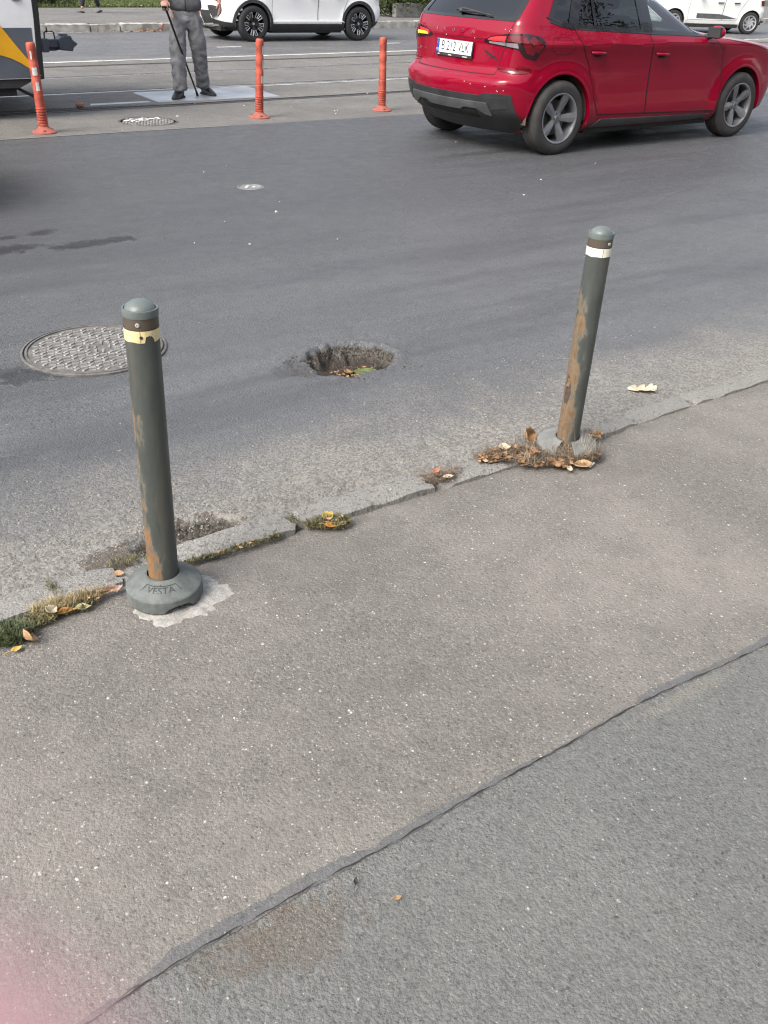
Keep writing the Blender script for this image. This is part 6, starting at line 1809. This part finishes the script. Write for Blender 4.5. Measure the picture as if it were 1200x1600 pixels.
b = MB(); b.tube([p0 - hx * .06 + Vector((0, 0, .004)), p0 + Vector((0, 0, .012)), p0 + hx * .05 + Vector((0, 0, .006))], [.012, .015, .012], 10); b.build('handle', M_cane, cane, 50)
b = MB(); b.tube([p1 - Vector((0, 0, .01)), p1 + (p0 - p1).normalized() * .045], [.016, .014], 10); b.build('rubber_tip', MC_tyre2, cane, 50)

# walker on the far pavement: only the lower legs reach into the photograph
PZ = .157
wk = person('person in dark leggings and black flats walking on the far pavement', (8.45, 26.55, PZ), rad(-62), None)
wn_ = [((0, 0, .95), (.14, .10)), ((0, 0, 1.15), (.12, .085)), ((0, 0, 1.32), (.15, .09)), ((0, 0, 1.42), (.07, .06)), ((0, -.01, 1.48), (.045, .045)), ((0, -.02, 1.55), (.066, .078)), ((0, -.02, 1.64), (.066, .080)),
       ((-.16, 0, 1.36), .05), ((-.20, .06, 1.12), .04), ((-.19, -.02, .92), .026), ((.16, 0, 1.36), .05), ((.20, -.04, 1.12), .04), ((.19, -.16, .95), .026),
       ((-.09, 0, .84), .085), ((-.09, -.12, .47), .052), ((-.08, -.235, .09), .034), ((.09, 0, .84), .085), ((.085, .06, .47), .052), ((.08, .225, .10), .034)]
skin_mesh('body', wn_, [(0, 1), (1, 2), (2, 3), (3, 4), (4, 5), (5, 6), (2, 7), (7, 8), (8, 9), (2, 10), (10, 11), (11, 12), (0, 13), (13, 14), (14, 15), (0, 16), (16, 17), (17, 18)], M_skin, wk)
ln = [((0, 0, .93), (.16, .12)), ((-.09, -.02, .78), .100), ((-.09, -.122, .47), .074), ((-.083, -.205, .21), .058), ((-.080, -.228, .13), .052), ((.09, 0, .78), .100), ((.086, .06, .47), .074), ((.082, .165, .21), .058), ((.080, .212, .13), .052)]
skin_mesh('leggings', ln, [(0, 1), (1, 2), (2, 3), (3, 4), (0, 5), (5, 6), (6, 7), (7, 8)], M_tights, wk, 2)
cn = [((0, 0, 1.40), (.085, .075)), ((0, 0, 1.32), (.17, .11)), ((0, 0, 1.12), (.16, .115)), ((0, 0, .90), (.20, .15)), ((0, 0, .78), (.215, .165)), ((-.17, 0, 1.35), .062), ((-.21, .06, 1.12), .054), ((-.20, -.01, .96), .044), ((.17, 0, 1.35), .062), ((.21, -.04, 1.12), .054), ((.20, -.14, .98), .044)]
skin_mesh('coat', cn, [(0, 1), (1, 2), (2, 3), (3, 4), (1, 5), (5, 6), (6, 7), (1, 8), (8, 9), (9, 10)], M_coat, wk, 2, .012, .08)
head_detail(wk, (0, -.02, 1.60), M_dkhair, True)
fc = MB(); fc.ball((0, -.102, 1.575), (.012, .018, .022), 10, 8); fc.ball((0, -.092, 1.53), (.022, .012, .007), 10, 6); fc.build('face', M_skin, wk, 80)
hand(wk, (-.19, -.03, .91), (0, -.1, -1), (0, -1, 0), (1, 0, 0), curl=.4); hand(wk, (.19, -.165, .94), (0, -.3, -1), (0, -1, 0), (-1, 0, 0), curl=.4)
shoe(wk, (-.08, -.19, .0), 0, M_shoe, .25, .085, .075, -.08, True)
shoe(wk, (.08, .29, .035), 0, M_shoe, .25, .085, .075, .25, True)

# ---------------------------------------------------------------- planting on the far side
def foliage_mat(name, a, b_):
    return blade_mat(name, a, b_)
MF_dark = foliage_mat('dark shrub leaves', (.030, .045, .016), (.085, .115, .04))
MF_mid = foliage_mat('green shrub leaves', (.045, .07, .02), (.12, .155, .05))
MF_lawn = blade_mat('lawn grass', (.055, .085, .022), (.155, .19, .06))
M_bark = plain('grey brown bark', (.085, .07, .055), .95, 0, .35, 12, .7, 40)
def crown(name, blobs, n, size, mat, parent, seed):
    r = random.Random(seed); vs = []; fs = []
    tot = sum(k[3] * k[4] * k[5] for k in blobs)
    for (cx, cy, cz, rx, ry, rz) in blobs:
        clumps = []
        for _ in range(max(6, int(rx * ry * rz * 60))):
            a = r.random() * 6.283; cth = r.uniform(-.7, 1); q = r.uniform(.6, 1.0); s_ = math.sqrt(1 - cth * cth)
            clumps.append((cx + rx * q * s_ * math.cos(a), cy + ry * q * s_ * math.sin(a), cz + rz * q * cth))
        for k in range(int(n * rx * ry * rz / tot)):
            c = clumps[r.randrange(len(clumps))]; sp = .28 * min(rx, ry, rz) + .04
            p = Vector((r.gauss(c[0], sp), r.gauss(c[1], sp), r.gauss(c[2], sp * .8)))
            if p.z < .02: continue
            M = Matrix.Translation(p) @ Matrix.Rotation(r.random() * 6.283, 4, 'Z') @ Matrix.Rotation(r.uniform(-.9, .9), 4, 'X') @ Matrix.Rotation(r.uniform(-.6, .9), 4, 'Y')
            s_ = size * r.uniform(.6, 1.25); b0 = len(vs)
            for x, y, z in ((-1, 0, 0), (-.1, -.42, .06), (1, 0, -.1), (-.1, .42, .06)): vs.append(M @ Vector((x * s_, y * s_, z * s_)))
            fs += [(b0, b0 + 1, b0 + 2), (b0, b0 + 2, b0 + 3)]
    b = MB(); b.add(vs, fs); return b.build(name, mat, parent, None, fix=False)
def shrub(label, loc, blobs, n, size, mat, seed, name='shrub', group='shrubs on the far side'):
    root = thing(name, label, 'shrub', loc, 0, group)
    r = random.Random(seed)
    crown('foliage', blobs, n, size, mat, root, seed)
    b = MB()
    for (cx, cy, cz, rx, ry, rz) in blobs:
        for k in range(4):
            a = r.random() * 6.283; e = (cx + rx * .6 * math.cos(a), cy + ry * .6 * math.sin(a), cz + rz * r.uniform(.1, .7))
            b.tube([(cx * .6, cy * .6, 0), (cx * .8 + e[0] * .2, cy * .8 + e[1] * .2, cz * .5), e], [.022, .015, .006], 6)
    b.build('stems', M_bark, root, 60)
    return root
shrub('leafy green shrub overhanging the kerb between the white crossover and the red car', (17.6, 25.6, .15), [(0, 0, .55, .8, .7, .55), (-.7, -.2, .5, .5, .5, .5), (.7, .1, .55, .7, .6, .6), (.1, -.5, .25, .8, .35, .25), (1.3, -.3, .2, .3, .3, .2)], 9000, .055, MF_mid, 4)
shrub('dark low shrub on the verge right behind the tram end', (7.6, 29.5, .15), [(0, 0, .25, .7, .5, .32), (.8, .3, .25, .6, .5, .3), (-.9, .2, .3, .7, .5, .35)], 5200, .05, MF_dark, 5)
shrub('dark hedge bush behind the verge at the top left', (9.6, 33.2, .15), [(0, 0, .5, 1.2, .6, .5), (-1.6, .2, .5, 1.0, .6, .5)], 4000, .07, MF_dark, 6)
r = random.Random(12); vs = []; fs = []
for k in range(30000):
    x = r.uniform(6.5, 17); y = 28.95 + .16 * (x - 8) + 5.5 * r.random() ** 1.4
    h = r.uniform(.05, .13); a = r.random() * 6.283; w = .011; b0 = len(vs); l = r.uniform(.2, .8) * h
    vs += [(x + w * math.cos(a), y + w * math.sin(a), .15), (x - w * math.cos(a), y - w * math.sin(a), .15), (x + l * math.sin(a), y - l * math.cos(a), .15 + h)]
    fs.append((b0, b0 + 1, b0 + 2))
b = MB(); b.add(vs, fs); tag(b.build('grass', MF_lawn, None, None, fix=False), 'lawn grass on the verge beyond the far pavement', 'grass', None, 'stuff')
crumbs('leaf_crumbs', 'fallen leaves scattered on the verge and along the far kerb', [(10, 30.5, 2.2, 1.2), (9, 29.5, 2, .5)], 120, .06, ML_tan, 21, .19)
crumbs('leaf_crumbs', 'brown leaves gathered in the far gutter', [(9.0, 22.40, .6, .06), (7.5, 22.30, .5, .06), (8.3, 22.36, .4, .05)], 90, .045, ML_brown, 22, .006)
tr = thing('street_tree', 'grey trunk of a street tree behind the leafy shrub by the red car', 'tree', (20.6, 28.2, .15))
b = MB(); b.tube([(0, 0, -.1), (0, 0, .15), (.03, .02, 1.2), (-.02, .05, 2.6)], [.26, .19, .16, .13], 12)
for k in range(5):
    a = k * 1.3; b.tube([(-.02, .05, 2.5), (.7 * math.cos(a), .7 * math.sin(a), 3.4), (1.5 * math.cos(a), 1.5 * math.sin(a), 4.2)], [.09, .05, .02], 8)
b.build('trunk', M_bark, tr, 60)
crown('crown', [(0, 0, 4.4, 1.9, 1.9, 1.1), (.8, .3, 5.0, 1.2, 1.2, .9), (-.8, -.4, 4.9, 1.2, 1.1, .8)], 5000, .11, MF_mid, tr, 9)
b = MB(); b.prism([(16.9, 24.95), (26, 25.75), (26, 25.95), (16.9, 25.15)], .15, .52); tag(b.build('low_wall', M_kerb, None, bevel=.02), 'low grey concrete wall half hidden behind the leafy shrub', 'wall')
# red paint smear on the far kerb and gutter line
b = MB()
b.add([(8.62, fk(8.62) - .004, .02), (8.70, fk(8.70) - .004, .02), (8.86, fk(8.86) - .004, .15), (8.79, fk(8.79) - .004, .15)], [(0, 1, 2, 3)])
b.build('paint_smear', plain('faded red kerb paint', (.42, .16, .13), .8, 0, .3, 20), FK, fix=False)
painted('gutter_line', 5.0, 8.5, lambda x: fk(x) - .14, .05)
# car waiting in the near lane just outside the left edge: its soft shadow reaches into the photograph
qc = thing('car', 'dusky grey car waiting in the near lane just outside the left edge of the photo', 'car', (-2.02, 7.25, 0), 0)
simple_car(HATCH, qc, MC_grey, .96, 1.51, MG_tint, (.30, .20, .185, 'swirl', MC_tyre2, MC_silver, MC_silver, 1.44, 0, MC_dark), res=60)
# street trees on the near side behind the viewer: what the car paint and windows mirror
for k, (x, y, h) in enumerate(((19.5, -4.5, 12.5), (25, -4.8, 15), (31, -4.4, 14.0), (12, -6.0, 11), (-6.0, -6.0, 10.0))):
    tr = thing('street_tree', ('tall', 'slender', 'spreading', 'bushy', 'old')[k] + ' street tree on the near pavement outside the photo', 'tree', (x, y, -.02), k, 'street trees behind the viewer')
    b = MB(); b.tube([(0, 0, -.1), (.02, 0, 1.5), (-.03, .05, 3.2), (.02, .02, h * .75)], [.19, .15, .12, .05], 10); r = random.Random(k)
    for i in range(7):
        a = i * 2.4; z0 = 2.4 + i * .5; L = r.uniform(1.4, 2.4)
        b.tube([(0, .03, z0), (L * .5 * math.cos(a), L * .5 * math.sin(a), z0 + .7), (L * math.cos(a), L * math.sin(a), z0 + 1.1 + r.random() * .6)], [.06, .035, .01], 6)
    b.build('trunk', M_bark, tr, 60)
    crown('crown', [(r.uniform(-1, 1), r.uniform(-1.5, 1.5), h * q, r.uniform(1.2, 2.2), r.uniform(1.2, 2.2), r.uniform(.8, 1.3)) for q in (.45, .58, .68, .75, .86, .95)], 3600, .16, MF_dark, tr, 40 + k)

# unseen low shop building, added behind the viewer to darken reflections on the car flanks
bd = thing('building', 'unseen low plastered shop building added behind the viewer to darken car reflections', 'building', (0, 0, 0))
M_wall = plain('grey brown plaster', (.20, .175, .15), .9, 0, .2, .6)
b = MB(); b.box((16, -12.5, 2.6), (64, 6, 5.6)); b.build('wall', M_wall, bd)
b = MB(); b.box((16, -12.4, 5.5), (64.6, 6.8, .25)); b.build('roof', MC_plastic2, bd)
for k in range(12):
    x = -12 + k * 5.0
    b = MB(); b.box((x, -9.49, 1.75), (3.2, .08, 2.3)); w = b.build('window_frame', MC_plastic2, bd)
    b = MB(); b.box((x, -9.44, 1.75), (3.0, .04, 2.1)); b.build('window', MC_gloss, w)
    if k % 3 == 0:
        b = MB(); b.box((x + 2.4, -9.49, 1.15), (1.0, .10, 2.25)); b.build('door', MC_plastic2, bd)

# the photographer's own hand: the tip of one finger strays in front of the lens, a centimetre and more away, far out of focus
CM = cam.matrix_world.to_3x3()
tip = cam.matrix_world @ Vector((-.0087, -.0102, -.0125))
d_ = CM @ Vector((.36, .92, -.08)).normalized(); s_ = CM @ Vector((.92, -.36, 0)).normalized()
w_ = tip - d_ * .150 - s_ * .029
hd = hand(None, w_, d_, s_, CM @ Vector((0, 0, 1)), plain('pink fingertip skin', (.68, .36, .37), .55, 0, .06, 30, sss=.1), curl=.10)
hd.name = 'hand'
tag(hd, 'out of focus pink fingertip of the photographer covering the bottom left corner', 'hand')
b = MB(); b.tube([w_ + d_ * .01, w_ - d_ * .1, w_ - d_ * .22], [.027, .032, .038], 12); b.build('wrist', bpy.data.materials['pink fingertip skin'], hd, 60)
